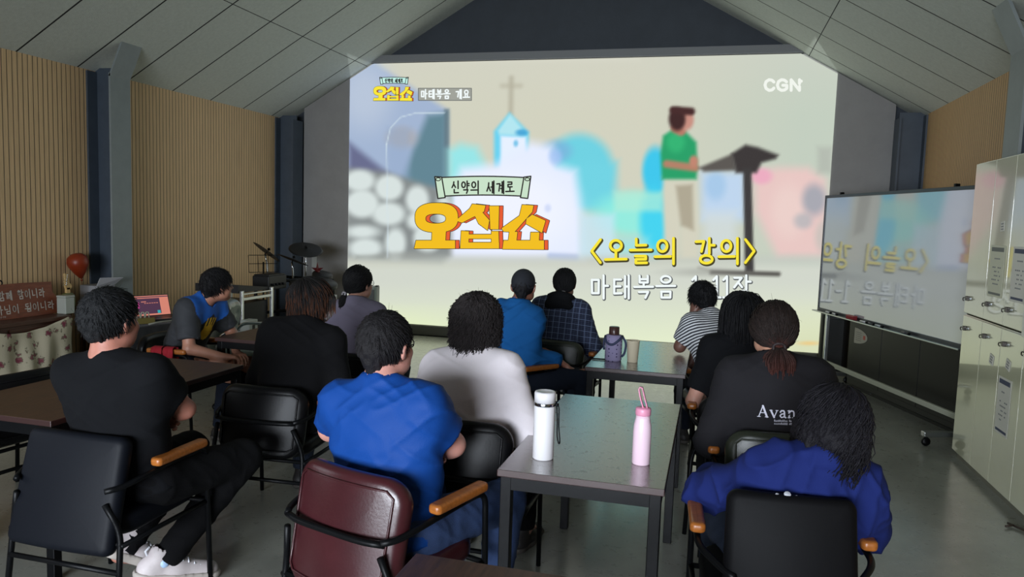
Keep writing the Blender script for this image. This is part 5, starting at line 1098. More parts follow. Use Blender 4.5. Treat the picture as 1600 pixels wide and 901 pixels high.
ppl = [
('a', dict(x=-2.26, y=2.50, lean=-6, side=-4, twist=-4, k=.98, w=1.14, az=2, elbR=(.30, .06, .745), wriR=(.10, .25, .70), elbL=(-.31, .06, .74), wriL=(.0, .27, .72), kneeR=(.20, .46, .50), kneeL=(-.10, .46, .50), ankR=(.04, .13, .11), ankL=(-.16, .10, .13), toeR=(.15, .27, .03), toeL=(-.10, .25, .03), heelR=12, heelL=32, belly=1.12, skin=(186, 124, 106), shirt=S_blk, trousers=M_blkt, shoemat=SH_W, shoe=1.16, laces=True, hair='short', hcol=(20, 21, 23), thick=.014, len=.032, lift=.22, mess=.16, nape=-.062, hl=-.004, hm=1.0, nk=1.14, hs=1.07, res=.007, world=dict(elbR=(-2.095, 2.62, .80), wriR=(-2.33, 2.76, .77), elbL=(-2.62, 2.64, .77), wriL=(-2.28, 2.68, .73)), hdirL=(.95, -.05, .05), palmL=(0, -1, .2), thumbL=(0, 0, 1), curlL=.55, wr=.006),
 'man in a plain black T-shirt with crossed arms and chunky off-white sneakers'),
('b', dict(x=-3.75, y=4.64, lean=26, side=-2, twist=4, k=.96, w=1.04, az=84, elbR=(.23, .22, .66), wriR=(.14, .42, .60), elbL=(-.24, .28, .70), wriL=(.0, .45, .60), kneeR=(.17, .48, .50), kneeL=(-.13, .48, .50), skin=(168, 118, 96), shirt=S_col, color=col_bat, trousers=M_navyt, shoemat=SH_K, hair='short', hcol=(16, 15, 17), thick=.016, len=.05, lift=.18, mess=.14, nape=-.085, hl=-.012, hm=.75, lookaz=26, res=.0072, curlL=.8, curlR=.8, hdirR=(-.5, .85, -.05), hdirL=(.6, .7, .0), loose=.018, sleeve=.78, headoff=(0, .05, .125)),
 'man leaning forward in a blue-yoked black T-shirt with a yellow print'),
('c', dict(x=-2.17, y=3.52, lean=15, side=6, twist=-9, k=.97, w=1.02, az=0, sleeve=2, shirt=S_blk2, trousers=M_dend, shoemat=SH_K, skin=(190, 140, 122), hair='bowl', hcol=(20, 17, 17), htip=(96, 56, 34), t0=.7, thick=.020, len=.125, nape=-.09, crown=(.0, -.35, .93), fit=.018, loose=.018, lookaz=48, nod=2, hs=1.03, elbR=(.27, .10, .66), wriR=(.16, .30, .62), nk=.95),  # tip colour mixes brown hair ends with screen light put into the tone
 'person in a black sweatshirt and white face mask with brown-tipped bowl-cut hair'),
('d', dict(x=-2.35, y=4.66, lean=5, side=-1, k=.95, w=.94, az=0, fem=True, sleeve=2, shirt=S_grey, trousers=M_dend, shoemat=SH_K, skin=(188, 140, 122), hair='pony', tie=(-.03, -.118, -.055), tail=.16, tailw=.034, taildir=(-.1, -.5, -1), hcol=(14, 14, 16), thick=.014, collar=True, lookaz=14, hl=-.02, fit=.016, loose=.014),
 'woman in a grey-violet collared shirt with a low black ponytail'),
('e', dict(x=-1.07, y=2.43, lean=2, side=-6, twist=-4, k=.955, w=1.17, az=15, belly=1.22, elbR=(.31, .09, .715), wriR=(.08, .27, .70), elbL=(-.31, .06, .70), wriL=(.04, .30, .69), kneeR=(.20, .47, .51), kneeL=(-.12, .47, .51), ankR=(.17, .46, .09), ankL=(-.03, .42, .09), toeR=(.22, .63, .03), skin=(206, 148, 134), shirt=S_blue, trousers=M_den, shoemat=SH_L, stripe=True, hair='short', hcol=(24, 22, 24), thick=.011, len=.03, lift=.2, mess=.1, nape=-.075, hl=-.006, hm=.95, hs=1.06, lookaz=12, res=.007, nk=1.12, world=dict(elbR=(-.885, 2.555, .80), wriR=(-1.12, 2.70, .775), elbL=(-1.41, 2.60, .79), wriL=(-1.04, 2.655, .745)), hdirL=(.95, -.05, .1), palmL=(0, -1, .2), thumbL=(0, 0, 1), curlL=.5, hdirR=(-.9, .3, 0), wr=.007, arm=1.08, loose=.014, sleeve=.66),
 'man in a royal blue T-shirt with crossed arms, glasses and blue jeans'),
('f', dict(x=-.99, y=3.10, lean=7, side=-2, k=.96, w=.97, az=0, fem=True, sleeve=2, shirt=S_white, trousers=M_blkt, shoemat=SH_K, skin=(192, 142, 124), hair='bob', hcol=(38, 33, 33), thick=.030, len=.13, ns=1700, wave=.018, wfreq=3.6, sr=.0027, rough=.008, fly=120, fit=.020, loose=.020, elbR=(.27, .02, .68), wriR=(.13, .22, .64), elbL=(-.27, .04, .68), lookaz=-2, crown=(0, -.3, .95)),
 'person in a white sweater with a dark curly bob'),
('g', dict(x=-1.34, y=5.02, lean=7, side=2, twist=-10, k=.97, w=1.0, az=38, sleeve=2, cuff=True, collar=True, shirt=S_shirt, trousers=M_navyt, shoemat=SH_K, skin=(150, 100, 82), hair='short', hcol=(24, 23, 26), thick=.007, len=.016, lift=.1, mess=.05, nape=-.095, hl=-.02, fly=10, lookaz=-2, res=.0075, fit=.018, loose=.018, world=dict(elbR=(-1.165, 4.93, .70), wriR=(-1.01, 5.06, .675)), elbL=(-.24, .1, .68), kneeR=(.36, .40, .56), kneeL=(.22, .44, .52), ankR=(.42, .34, .10), ankL=(.22, .36, .10), hdirR=(.35, .75, -.45), palmR=(-.1, -.4, -1), curlR=.45, wr=.010, wsc=8),
 'man in a blue long-sleeved shirt and dark cap, hand resting on his thigh'),
('h', dict(x=-1.13, y=5.60, lean=13, side=2, k=.96, w=.96, az=0, fem=True, sleeve=2, hood=True, shirt=mat_plaid(), color=coords, trousers=M_dend, shoemat=SH_K, skin=(160, 112, 94), hair='pony', tie=(0, -.112, -.06), tail=.12, tailw=.026, hcol=(14, 14, 17), thick=.012, fit=.020, loose=.020, lookaz=-6, elbR=(.28, .10, .66), wriR=(.16, .28, .66)),
 'woman in a navy plaid shirt with a dark hood and short low ponytail'),
('i', dict(x=.10, y=5.36, lean=23, side=1, twist=-22, k=.96, w=1.0, az=-15, world=dict(elbL=(-.19, 5.41, .775), wriL=(-.11, 5.52, 1.005), elbR=(.10, 5.72, .76), wriR=(-.085, 5.50, .70)), sleeve=.80, shirt=mat_stripes(), trousers=M_navyt, shoemat=SH_K, skin=(118, 82, 70), hair='short', hcol=(14, 14, 17), thick=.017, len=.050, lift=.28, mess=.2, rough=.006, fly=70, nape=-.08, hl=-.02, lookaz=-14, tilt=-4, nod=-2, res=.0072, hdirL=(.05, .25, 1), palmL=(.75, .3, .1), thumbL=(.3, -.8, .2), curlL=.45, hdirR=(-.15, -.1, -1), palmR=(.2, -1, 0), thumbR=(1, 0, .1), curlR=.22, loose=.016, color=lambda V, W: np.concatenate([(loc_up(V, W)[:, 2:3]+2.0+.25*loc_up(V, W)[:, 1:2]), np.zeros((len(V), 2))], 1)),
 'person in a striped T-shirt resting chin on hand over the forward table'),
('j', dict(x=.18, y=4.22, lean=7, k=.95, w=.95, az=0, fem=True, sleeve=.75, shirt=S_blk3, trousers=M_blkt, shoemat=SH_K, skin=(190, 138, 124), hair='long', hcol=(13, 13, 16), thick=.014, len=.42, ns=1500, crown=(0, -.1, .99), hl=-.015, fly=60, lookaz=-12, elbL=(-.24, .06, .65), wriL=(-.15, .28, .66)),
 'woman in a black T-shirt with long straight black hair'),
('k', dict(x=.32, y=3.47, lean=5, side=-3, k=.97, w=1.04, az=-4, fem=True, sleeve=2, shirt=S_char, trousers=M_blkt, shoemat=(mat('taupe sneaker', (92, 84, 80), .6), mat('pale rubber', (150, 142, 132), .7)), skin=(196, 146, 122), hair='pony', tie=(.005, -.118, -.045), tail=.20, tailw=.072, taildir=(.1, -.4, -1), hcol=(36, 27, 24), htip=(92, 48, 40), t0=.45, thick=.023, fit=.024, loose=.026, lookaz=-8, hs=1.03, kneeL=(-.24, .42, .50), ankL=(-.24, .38, .10), elbL=(-.28, .02, .66), elbR=(.28, .04, .66), hem=-.05),
 'woman in a charcoal sweatshirt with white lettering and a reddish ponytail'),
('l', dict(x=.30, y=2.61, lean=-10, side=5, twist=-4, k=.87, seat=.365, w=1.0, az=-10, fem=True, sleeve=2, collar=True, shirt=S_navy, trousers=M_dend, shoemat=SH_K, skin=(190, 140, 120), hair='wavy', hcol=(24, 22, 27), thick=.014, len=.15, ns=1700, wave=.016, wfreq=1.5, rough=.006, fly=80, crown=(.25, -.2, .93), hl=-.02, tilt=9, nod=-22, lookaz=-22, hs=1.0, fit=.020, loose=.020, world=dict(elbL=(.015, 2.74, .665), wriL=(.05, 2.98, .66), elbR=(.545, 2.66, .64), wriR=(.46, 2.90, .60)), wr=.013, wsc=8, wdirs=((.9, .2, .5), (-.3, .2, 1), (1, 0, -.3)), headoff=(.045, .045, .112)),
 'person in a navy blue shirt with dark wavy shoulder-length hair'),
('m', dict(x=-3.78, y=2.26, lean=6, k=.96, w=1.0, az=66, sleeve=2, shirt=S_blk2, trousers=mat('black track cloth', (17, 17, 20), .7), shoemat=SH_K, skin=(176, 126, 106), hair='short', hcol=(18, 17, 19), kneeL=(-.12, .47, .50), kneeR=(.16, .47, .50)),
 'person in black track trousers with white knee stripes, mostly cut off by the left edge'),
]
PW = {}
for n_, p_, l_ in ppl: PW[n_] = person(n_, p_, l_)+(p_,)
glasses(*PW['e'][:2]); glasses(*PW['d'][:2], M_chrome); mask(*PW['c'][:2])
hair_tie(*PW['d'][:2], (-.03, -.125, -.055), mat('pale hair tie', (150, 146, 152), .7), .013); hair_tie(*PW['h'][:2], (0, -.122, -.055), mat('silver hair tie', (180, 176, 182), .5), .02); hair_tie(*PW['k'][:2], (.005, -.125, -.045), mat('dark hair tie', (40, 28, 28), .7), .026)
# small silver clip on the long hair, ear stud
r, W, _ = PW['j']; MB().box(-.022, .022, -.006, .006, -.003, .003, .002, m=Matrix.Translation(at_head(W, r, .02, -.104, .07)) @ Matrix.Rotation(D(-25), 4, 'Y')).build('hair_clip', M_chrome, r)
# cap of the man in the blue shirt
r, W, _ = PW['g']; g = Field((-.13, -.15, -.08), (.13, .2, .17), .006); g.ell(HC0+np.array([0, -.002, .008]), (.086, .108, .096), None, .01); X = g.win(g.lo, g.lo+g.h*g.n, 0); g.F[X[0]] = np.maximum(g.F[X[0]], +.014+.12*(X[1][..., 1])-X[1][..., 2]+.0)
V, F = g.mesh(); V = relax(V, F, 2); cp = np_mesh('cap', (V*.98)@W['H'].T+W['head']-np.array(r.location), F, mat('dark cap cloth', (30, 33, 40), .85, bump=.12, bscale=200), r)
g = Field((-.11, .02, -.04), (.11, .2, .09), .005); g.ell((0, .105, .022), (.075, .075, .009), rx(-.18), .004); g.ell(HC0+np.array([0, -.002, .006]), (.086, .106, .094), None, .002, True); V, F = g.mesh(); np_mesh('brim', (V*.98)@W['H'].T+W['head']-np.array(r.location), F, MATS['dark cap cloth'], cp)
mb = MB(); mb.tube([at_head(W, r, -.085*math.cos(t), -.002-.107*math.sin(t)-.002, .016-.012*math.sin(t)) for t in np.linspace(.3, PI-.3, 14)], .004, 6); mb.build('cap_band', mat('cap band', (44, 47, 54), .6), cp)
# lettering on the back of the charcoal sweatshirt
def on_cloth(bv, pts, dirn, lift=.0016):
    t_, o_ = bv; out = []
    for q in pts:
        h_ = t_.ray_cast(Vector(q)-Vector(dirn)*.5, Vector(dirn)); hit = h_[0] if h_[0] is not None else Vector(q); out.append(hit-Vector(dirn)*lift-Vector(o_))
    return out
r, W, _ = PW['k']; Sx, Su, Sf = W['S'][:, 0], W['S'][:, 2], W['S'][:, 1]
C0 = W['neck']-Su*.185+Sx*.0
SER = {'A': (1.0, [([(.5, .02), (.12, .96)], .6), ([(.5, .02), (.88, .96)], 1.25), ([(.26, .62), (.74, .62)], .5), ([(.0, .97), (.26, .97)], .5), ([(.72, .97), (1.0, .97)], .5)]), 'v': (.78, [([(.12, .38), (.42, .97)], 1.15), ([(.42, .97), (.70, .38)], .6), ([(.0, .37), (.26, .37)], .45), ([(.58, .37), (.80, .37)], .45)]),
 'a': (.68, [([(.12, .5), (.22, .38), (.42, .38), (.5, .5), (.5, .9), (.62, .97)], 1.0), ([(.5, .62), (.2, .68), (.08, .82), (.2, .96), (.38, .92), (.5, .82)], .8)]), 'n': (.80, [([(.16, .38), (.16, .97)], 1.1), ([(.16, .52), (.36, .38), (.56, .42), (.62, .55), (.62, .97)], .9), ([(.02, .97), (.3, .97)], .45), ([(.48, .97), (.78, .97)], .45), ([(.02, .38), (.16, .38)], .45)]),
 'd': (.80, [([(.58, .02), (.58, .97)], 1.1), ([(.58, .5), (.36, .38), (.14, .5), (.08, .68), (.16, .9), (.36, .97), (.58, .85)], .9), ([(.44, .03), (.58, .03)], .45), ([(.58, .97), (.72, .97)], .45)]), 'r': (.58, [([(.16, .38), (.16, .97)], 1.1), ([(.16, .58), (.3, .4), (.5, .4)], .9), ([(.02, .97), (.32, .97)], .45), ([(.02, .38), (.16, .38)], .45)]), 'e': (.68, [([(.1, .66), (.56, .64), (.5, .44), (.32, .37), (.14, .48), (.08, .68), (.16, .9), (.36, .97), (.58, .86)], .9)])}
def backput(x, y, l):
    P = [C0+Sx*a-Su*b__ for a, b__ in zip(np.atleast_1d(x), np.atleast_1d(y))]; return [tuple(v) for v in on_cloth(BVHS['k'], P, Sf, .0014+.0004*l)]
mb = MB(); x = -.088
for ch in 'Avandre':
    wd, ss = SER[ch]; hgt = .050
    for pts, tw in ss: ribbon(mb, [(x+a*hgt*.86, b__*hgt) for a, b__ in pts], .0032*tw, 0, backput)
    x += wd*hgt*.90+.0035
mb.build('lettering', mat('white print', (214, 212, 226), .7), r)
mb = MB(); random.seed(3)
for row, txt in enumerate(('Prediction is very', 'especially about the')):
    x = -.022
    for ch in txt:
        if ch != ' ':
            hh = .0075 if ch in 'Pdtilhby' else .005; yy = .066+row*.0125
            for k in range(2): ribbon(mb, [(x+.0012+k*.0024, yy-hh), (x+.0012+k*.0024, yy)], .0006, 0, backput, round_=False)
            ribbon(mb, [(x+.001, yy-(hh if ch in 'Pieac' else 0)), (x+.004, yy-(hh if ch in 'Pieac' else 0))], .0005, 0, backput, round_=False)
        x += .0056
mb.build('lettering', MATS['white print'], r)
# white stripes on the track trousers of the person at the left edge
r, W, _ = PW['m']; mb = MB(); o_ = np.array(r.location)
for nn in 'LR':
    a, kn, hp = W['ank'+nn], W['knee'+nn], W['hip'+nn]; sd_ = W['A'][:, 0]*(1 if nn == 'R' else -1)
    for q in (-.018, 0, .018):
        mb.tube([Vector(v) for v in (hp+(kn-hp)*.35+sd_*.088+np.array([0, 0, .03+q])-o_, hp+(kn-hp)*.8+sd_*.082+np.array([0, 0, .025+q])-o_, kn+nrm(kn-hp)*.05+sd_*.055+np.array([0, 0, .03+q])-o_, kn+nrm(kn-hp)*.075+np.array([0, 0, -.01+q*1.5])-o_, kn+(a-kn)*.45+nrm(kn-hp)*.062+sd_*.02-o_)], .003, 6, fil=.03)
mb.build('trouser_stripe', mat('white tape', (196, 196, 200), .7), r)
# ------------------------------------------------------------------ left wall: cabinet with sign, floral cloth and small things
M_cab = mat('dark varnished cabinet wood', (82, 50, 36), .4, var=.3, vscale=8, stretch=(2, .6, 9))
t = thing('low_cabinet', 'long low dark wooden cabinet along the left wall under the sign', 'cabinet', (-5.77, 4.6, 0))
MB().box(-.25, .27, -1.0, .80, .625, .66, .004).build('top', M_cab, t); MB().box(-.24, .24, -.98, .78, .04, .625, .004).build('body', M_cab, t)
for y in (-.95, -.37, .21): MB().box(.24, .252, y, y+.55, .07, .60, .004).build('door', M_cab, t)
# floral cloth hung in swags over the front
M_flor = mat('cream floral cloth', (196, 186, 160), .9, bump=.15, bscale=120)
nt = M_flor.node_tree; b = nt.nodes['Principled BSDF']; tc = nd(nt, 'ShaderNodeTexCoord')
v = nd(nt, 'ShaderNodeTexVoronoi'); v.inputs['Scale'].default_value = 11; nz = nd(nt, 'ShaderNodeTexNoise'); nz.inputs['Scale'].default_value = 42; nz.inputs['Detail'].default_value = 4
nt.links.new(tc.outputs['Object'], v.inputs['Vector']); nt.links.new(tc.outputs['Object'], nz.inputs['Vector'])
ad = nd(nt, 'ShaderNodeMath', op='MULTIPLY_ADD'); ad.inputs[1].default_value = .9; nt.links.new(nz.outputs['Fac'], ad.inputs[0]); nt.links.new(v.outputs['Distance'], ad.inputs[2])
rp = nd(nt, 'ShaderNodeValToRGB'); nt.links.new(ad.outputs[0], rp.inputs[0]); cr = rp.color_ramp; cr.elements[0].position = .56; cr.elements[0].color = (*lin((128, 58, 72)), 1); cr.elements[1].position = .84; cr.elements[1].color = (*lin((200, 190, 164)), 1)
e = cr.elements.new(.67); e.color = (*lin((150, 92, 98)), 1); e = cr.elements.new(.75); e.color = (*lin((112, 110, 88)), 1); nt.links.new(rp.outputs[0], b.inputs['Base Color'])
vs = []; fs = []; ny, nz_ = 90, 26
for i in range(ny+1):
    y = 3.66+1.72*i/ny
    sw = abs(math.sin((y-3.60)/.62*PI*.72)); top = .655-.085*sw
    for j in range(nz_+1):
        u = j/nz_; z = top-u*(top-.12); vs.append((-5.47+.018*math.sin(y*26+2*math.sin(y*5))*(.3+u)+.012*math.sin(y*11+u*5)+.012*u, y, z))
for i in range(ny):
    for j in range(nz_): a = i*(nz_+1)+j; fs.append((a, a+1, a+nz_+2, a+nz_+1))
o = single('draped_cloth', MB().add(vs, fs), M_flor, 'cream cloth with reddish flowers hung over the low cabinet', 'cloth'); sd = o.modifiers.new('thick', 'SOLIDIFY'); sd.thickness = .004
# carved wooden sign with white lettering
M_sign = mat('reddish sign wood', (140, 74, 46), .5, c2=(112, 56, 36), vscale=5, stretch=(1, 1.2, 9)); M_sl = mat('white carved letters', (214, 206, 196), .7)
t = thing('sign', 'reddish wooden plank sign with two lines of white brush lettering', 'sign', (-5.72, 5.46, .66))
mb = MB(); P = [(-1.25, .0), (-.6, -.004), (.06, .0), (.035, .10), (-.03, .19), (-.03, .285), (-.35, .295), (-.8, .29), (-1.25, .285)]; k = len(P)
mb.add([(-.014, y, z) for y, z in P]+[(.014, y, z) for y, z in P], [tuple(range(k))[::-1], tuple(range(k, 2*k))]+[(i, (i+1) % k, (i+1) % k+k, i+k) for i in range(k)], 0, False); mb.build('plank', M_sign, t)
sput = lambda x, y, l: [(.0155+.0004*l, a, b_) for a, b_ in zip(np.atleast_1d(x), -np.atleast_1d(y))]
mb = MB(); write(mb, '내가 너와 함께 함이니라', -.93, -.235, -.115, -.155, .0042, 1, sput); write(mb, '나는 네 하나님이 됨이니라', -1.0, -.115, -.035, -.04, .0042, 1, sput); write(mb, '이사야', -.62, -.028, -.52, -.012, .0012, 1, sput); mb.build('lettering', M_sl, t)
MB().tube([(0, -.52+.022*math.cos(a), .308+.022*math.sin(a)) for a in np.linspace(0, 2*PI, 13)[:-1]], .006, 6, closed=True).build('hanging_ring', M_blk, t); t.rotation_euler = (0, D(-8), 0)
# small electric guitar of which the headstock shows, in a green and white box; orange balloon; white box
t = thing('guitar_ornament', 'small guitar ornament with a pale maple headstock standing beside the sign', 'guitar', (-5.74, 5.60, .66))
MB().box(-.012, .012, -.022, .022, .10, .22, .004).build('neck', mat('maple', (206, 170, 112), .4), t)
mb = MB(); P = [(-.022, .20), (.022, .20), (.04, .225), (.034, .24), (.012, .26), (-.006, .345), (-.034, .348), (-.034, .24)]; k = len(P); mb.add([(-.01, y, z) for y, z in P]+[(.012, y, z) for y, z in P], [tuple(range(k))[::-1], tuple(range(k, 2*k))]+[(i, (i+1) % k, (i+1) % k+k, i+k) for i in range(k)], 0, False); mb.build('headstock', MATS['maple'], t)
for i in range(6): MB().tube([(-.004, -.030+.003*i, .245+.018*i), (.022, -.030+.003*i, .245+.018*i)], .005, 6).tube([(.004, -.052+.003*i, .245+.018*i), (.004, -.032+.003*i, .245+.018*i)], .004, 6).build('tuning_peg', M_chrome, t)
mb = MB(); mb.pillow(.16, .17, .03, .06, .012, m=T(0, 0, .085, rz=90)); mb.build('guitar_body', mat('olive green lacquer', (86, 94, 40), .4), t)
single('storage_tin', MB().box(-.05, .05, -.05, .05, 0, .145, .006).box(-.052, .052, -.052, .052, .145, .165, .005), mat('pale tin', (176, 180, 170), .5), 'small pale box in front of the guitar ornament', 'box').location = (-5.62, 5.46, .66)
t = thing('balloon', 'dark orange balloon by the left wall', 'balloon', (-5.90, 5.92, .93))
MB().lathe([(.004, 0), (.02, .015), (.052, .06), (.088, .13), (.096, .17), (.084, .215), (.05, .245), (0, .256)][::1], 24, m=T(0, 0, 0, rx=14)).build('skin_bulb', mat('orange rubber', (138, 48, 20), .4), t)
MB().lathe([(0, -.02), (.012, -.02), (.004, .002), (0, .002)], 12, m=T(0, 0, 0, rx=14)).tube([(0, 0, -.02), (.01, .02, -.15), (.0, .03, -.29)], .0015, 4).build('knot', MATS['orange rubber'], t)
t = thing('cardboard_box', 'open white box leaning by the dark steel column', 'box', (-5.80, 6.02, .66))
MB().box(-.10, .10, -.12, .11, 0, .21, .003).build('body', mat('grey white card', (150, 150, 154), .6), t); mb = MB(); mb.add([(.10, -.12, .21), (.10, .11, .21), (.18, .13, .28), (.16, -.14, .29)], [(0, 1, 2, 3)], 0, False); fl = mb.build('flap', mat('white card', (214, 214, 220), .6), t); s_ = fl.modifiers.new('t', 'SOLIDIFY'); s_.thickness = .004
single('side_table', MB().box(-.12, .12, -.14, .14, .62, .66, .004).box(-.1, -.07, -.12, -.09, 0, .62).box(.07, .1, -.12, -.09, 0, .62).box(-.1, -.07, .09, .12, 0, .62).box(.07, .1, .09, .12, 0, .62), M_cab, 'small dark table carrying the white box by the steel column', 'table').location = (-5.80, 6.02-.0, 0)
# black draped desk with laptop
M_drape = mat('black drape', (13, 13, 15), .95, bump=.3, bscale=14, sheen=.2)
t = thing('draped_desk', 'desk under a black floor-length drape carrying the lit laptop', 'desk', (-5.32, 6.20, 0), D(-12))
mb = MB(); n = 120; top = []; 
def dr(a, z, e): 
    u = a*4; s_ = int(u) % 4; f = u-int(u); hx, hy = .30+e, .42+e; c = [(-hx, -hy), (hx, -hy), (hx, hy), (-hx, hy)]; p, q = c[s_], c[(s_+1) % 4]
    w = .020*math.sin(a*150)*(1 if z < .5 else 0)*(1-z/.54); return (p[0]+(q[0]-p[0])*f+w*(1 if s_ % 2 else .3), p[1]+(q[1]-p[1])*f+w*(.3 if s_ % 2 else 1), z)
rows = [(.53, 0), (.52, .008), (.40, .012), (.25, .02), (.10, .028), (.004, .034)]; vs = []; fs = []
for z, e_ in rows: vs += [dr(k/n, z, e_) for k in range(n)]
for i in range(len(rows)-1): fs += [(i*n+k, (i+1)*n+k, (i+1)*n+(k+1) % n, i*n+(k+1) % n) for k in range(n)]
fs.append(tuple(range(n))); mb.add(vs, fs, 0, True).build('drape', M_drape, t)
t = thing('laptop', 'open laptop with a pinkish lit screen on the black-draped desk', 'laptop', (-5.30, 6.26, .535), D(66))
MB().box(-.185, .185, -.14, .11, 0, .018, .004).build('base', mat('laptop shell', (58, 58, 62), .4), t); MB().box(-.16, .16, -.03, .09, .018, .0195).build('keyboard', M_blk, t)
lm = T(0, .115, .014, rx=-20); MB().box(-.188, .188, -.001, .010, 0, .225, .004, m=lm).build('lid', MATS['laptop shell'], t)
E_p = emit('screen pink', (240, 150, 130), .75); E_v = emit('screen plum', (92, 64, 88), .75); E_pk = emit('screen magenta', (226, 84, 170), .75); E_t = emit('screen teal', (60, 190, 200), .75)
mb = MB()
def sq(x0, x1, z0, z1, mi, l): mb.add([lm @ Vector(v) for v in ((x0, -.0015-.0004*l, z0), (x1, -.0015-.0004*l, z0), (x1, -.0015-.0004*l, z1), (x0, -.0015-.0004*l, z1))], [(0, 1, 2, 3)], mi, False)
sq(-.178, .178, .012, .215, 0, 0); sq(-.178, .088, .028, .188, 1, 1); sq(-.165, -.12, .09, .15, 2, 2); sq(-.02+.07, .08, .03, .06, 3, 2); sq(.10, .17, .05, .16, 0, 2)
for i in range(6): sq(-.165+.0, -.14, .035+.009*i, .039+.009*i, 0, 3); sq(-.07+.024*i, -.052+.024*i, .135, .141, 0, 3)
sq(-.178, .178, .196, .206, 1, 2); sq(-.10, -.05, .15, .158, 0, 3); mb.build('display', [E_p, E_v, E_pk, E_t], t)
t = thing('tape_dispenser', 'small olive box with upright pale tubes beside the laptop', 'box', (-5.20, 5.93, .535), D(60))
MB().box(-.10, .10, -.03, .03, 0, .055, .004).build('body', mat('olive card', (112, 100, 48), .6), t)
for i in range(3): MB().tube([(-.06+.04*i, 0, .05), (-.055+.04*i, 0, .11), (-.03+.04*i, 0, .11), (-.025+.04*i, 0, .05)], .006, 6, fil=.02).build('handle_loop', mat('pale plastic', (176, 176, 156), .5), t)
single('cable', MB().tube([(-5.08, 5.86, .545), (-5.04, 5.95, .56), (-5.05, 6.15, .548), (-5.08, 6.35, .545), (-5.2, 6.45, .545)], .008, 6, fil=.08), mat('pale cable', (150, 150, 138), .6), 'pale cable lying along the front of the laptop desk', 'cable')
# aluminium keyboard rack with black cover
t = thing('equipment_rack', 'black-topped equipment rack with bright aluminium edges by the slatted wall', 'rack', (-4.92, 7.02, 0), D(0)); M_a2 = mat('bright aluminium', (190, 192, 190), .35, .85)
mb = MB(); P = [(-.24, .86), (.34, .80), (.34, .775), (-.24, .775)]; mb.add([(-.36, y, z) for y, z in P]+[(.16, y, z) for y, z in P], [(0, 1, 2, 3), (7, 6, 5, 4), (0, 4, 5, 1), (1, 5, 6, 2), (2, 6, 7, 3), (3, 7, 4, 0)], 0, False); mb.build('cover', mat('black rack cover', (28, 28, 29), .6), t)
MB().box(.165, .19, -.20, .34, .695, .725, .003).build('rail', M_a2, t); MB().box(.165, .19, -.20, .34, .755, .77, .003).build('rail', M_a2, t)
for x in (.165, -.36):
    for y in (-.22, .325): MB().box(x, x+.03, y, y+.035, 0, .80, .003).build('leg', M_a2, t)
MB().box(-.32, .15, -.18, .31, .33, .66, .004).build('amplifier', M_blk, t); MB().box(-.34, .17, -.21, .33, .27, .30).build('shelf', M_blk, t)
single('wall_socket_box', MB().box(-.05, .05, -.07, .07, 0, .15, .006).box(.045, .055, -.02, .02, .06, .10, .003, 1), [mat('pale socket plastic', (176, 182, 176), .5), M_blk], 'pale plug box behind the grey tufted chair', 'box').location = (-4.30, 6.30, .44)
single('amplifier_case', MB().box(-.16, .16, -.2, .2, 0, .44, .01), M_blk, 'black case carrying the pale plug box', 'case').location = (-4.32, 6.30, 0)
# ------------------------------------------------------------------ electronic drum kit in the corner
M_rub = mat('black rubber', (20, 21, 22), .55)
def cymbal(x, y, z, r, tilt, rot, label):
    t = thing('cymbal_stand', label, 'cymbal', (x, y, 0), 0)
    Mx = T(0, 0, z, rx=tilt, rz=rot); MB().lathe([(0, .012), (.02, .012), (.05, .004), (r*.9, -.006), (r, -.010), (r*.9, -.012), (.05, -.004), (0, 0)], 30, m=Mx).build('cymbal', M_rub, t)
    MB().tube([Mx @ Vector((0, 0, -.05)), Mx @ Vector((0, 0, .05))], .007, 8).lathe([(0, .02), (.018, .02), (.018, .04), (0, .04)], 12, m=Mx).build('wing_nut', M_blk, t)
    MB().tube([Mx @ Vector((0, 0, -.04)), (0, 0, z-.16), (0, 0, .30)], .010, 8, fil=.06).build('pole', M_chrome, t)
    for k in range(3): a = 2*PI*k/3+.4; MB().tube([(0, 0, .34), (.26*math.cos(a), .26*math.sin(a), .012)], .009, 8).build('leg', M_chrome, t)
cymbal(-5.08, 7.80, 1.17, .185, -38, -42, 'tilted black drum pad cymbal highest at the left of the drum kit'); cymbal(-5.10, 8.40, 1.05, .205, -22, -40, 'lower tilted black drum cymbal in the middle of the drum kit'); cymbal(-5.05, 8.62, 1.175, .215, 24, 40, 'black drum cymbal hanging before the corner column')
t = thing('music_stand', 'wire music stand before the slatted wall', 'music stand', (-5.06, 7.70, 0), D(52)); mb = MB()
for z in (.93, 1.03, 1.13): mb.tube([(-.17, 0, z), (.17, 0, z)], .004, 6)
for x in (-.17, -.06, .06, .17): mb.tube([(x, 0, .93), (x, .03, 1.13)], .0035, 6)
mb.build('desk_wires', M_blk, t); MB().tube([(0, .01, 1.05), (0, .01, .30)], .009, 8).build('pole', M_blk, t)
for k in range(3): a = 2*PI*k/3; MB().tube([(0, .01, .36), (.25*math.cos(a), .25*math.sin(a), .01)], .007, 6).build('leg', M_blk, t)
t = thing('drum_rack', 'black electronic drum rack with module and pads in the corner', 'drums', (-5.0, 8.35, 0)); mb = MB()
mb.tube([(-.1, -.75, .0), (-.1, -.75, .80), (.1, -.2, .82), (.25, .45, .78), (.25, .45, 0)], .019, 10, fil=.08); mb.tube([(-.1, -.75, .45), (.25, .45, .45)], .019, 10); mb.tube([(-.35, .1, 0), (-.35, .1, .82), (.25, .45, .78)], .019, 10, fil=.06); mb.build('rack_frame', M_blk, t)
MB().box(-.10, .12, -.82, -.45, .74, .90, .012).box(-.09, .11, -.80, -.47, .90, .915, .004).build('sound_module', M_rub, t)
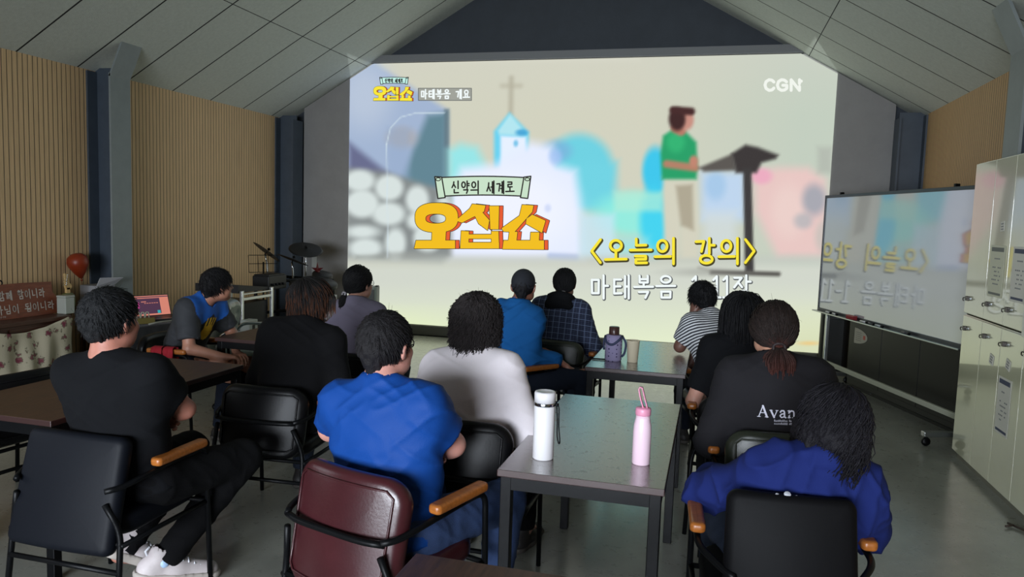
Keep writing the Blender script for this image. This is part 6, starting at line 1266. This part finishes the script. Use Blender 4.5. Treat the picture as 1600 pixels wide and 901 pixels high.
for k in range(4): MB().tube([(.12, -.76+.07*k, .80), (.15, -.76+.07*k, .80)], .014, 10).build('module_knob', M_blk, t)
for (x, y, z, r) in ((.18, -.22, .74, .15), (.30, .12, .72, .16), (.10, .42, .80, .13), (.38, -.10, .50, .17)):
    MB().lathe([(0, 0), (r*.9, 0), (r, .01), (r, .05), (r*.96, .06), (0, .056)], 26, m=T(x, y, z, rx=10, ry=14)).build('drum_pad', M_rub, t)
MB().box(.16, .20, -.42, -.38, .60, .74, .004).build('rack_clamp', mat('pale clamp', (150, 170, 162), .4, .5), t)
single('white_carton', MB().box(-.10, .10, -.08, .08, 0, .15, .004).box(-.06, .10, -.07, .07, .15, .21, .004), mat('white carton', (196, 198, 200), .6), 'small white carton on the floor case among the drums', 'carton').location = (-4.62, 8.40, .42)
single('floor_monitor', MB().box(-.22, .22, -.20, .20, 0, .42, .012), M_spk, 'black floor monitor box among the drums', 'speaker').location = (-4.62, 8.38, 0)
t = thing('bass_drum_pad', 'dark upright bass drum pad in the corner', 'drum', (-5.2, 8.95, 0)); MB().lathe([(0, -.14), (.26, -.14), (.27, -.12), (.27, .12), (.26, .14), (0, .14)], 30, m=T(0, 0, .32, rx=90, rz=50)).build('shell', M_rub, t); MB().tube([(-.2, 0, .2), (-.28, -.1, 0)], .01, 6).tube([(.2, 0, .2), (.28, .1, 0)], .01, 6).build('spur', M_chrome, t)
# red star on a red post
t = thing('star_ornament', 'thin red post topped by a dark red star between drums and panel', 'ornament', (-4.98, 8.80, 0)); MB().tube([(0, 0, 0), (0, 0, .86)], .016, 10).build('post', mat('red post', (196, 26, 34), .5), t)
vs = []; 
for k in range(10): r_ = .10 if k % 2 == 0 else .034; a = PI/2+k*PI/5; vs.append((r_*math.cos(a)*1.0, r_*math.sin(a)+.90))
mb = MB(); mb.add([(x*.8, -.03+x*.5*0, z) for x, z in vs]+[(x*.8, .0, z) for x, z in vs]+[(0, -.055, .90)], [(i, (i+1) % 10, 20) for i in range(10)]+[tuple(range(19, 9, -1))]+[((i+1) % 10, i, i+10, (i+1) % 10+10) for i in range(10)], 0, False); o = mb.build('star', mat('dark red star', (92, 20, 26), .5), t); o.rotation_euler = (0, 0, D(20))
struct('trim_3', MB().box(-5.60, -5.52, PY-.02, PY, .78, 1.02, .004), mat('switch plate', (186, 188, 184), .5))
single('floor_cable', MB().tube([(-4.6, 9.60, .012), (-3.9, 9.58, .012), (-3.0, 9.61, .012), (-1.4, 9.59, .012), (.4, 9.60, .012), (1.2, 9.55, .012), (1.35, 9.45, .012)], .010, 6, fil=.3), M_blk, 'black cable lying along the plinth under the picture', 'cable')
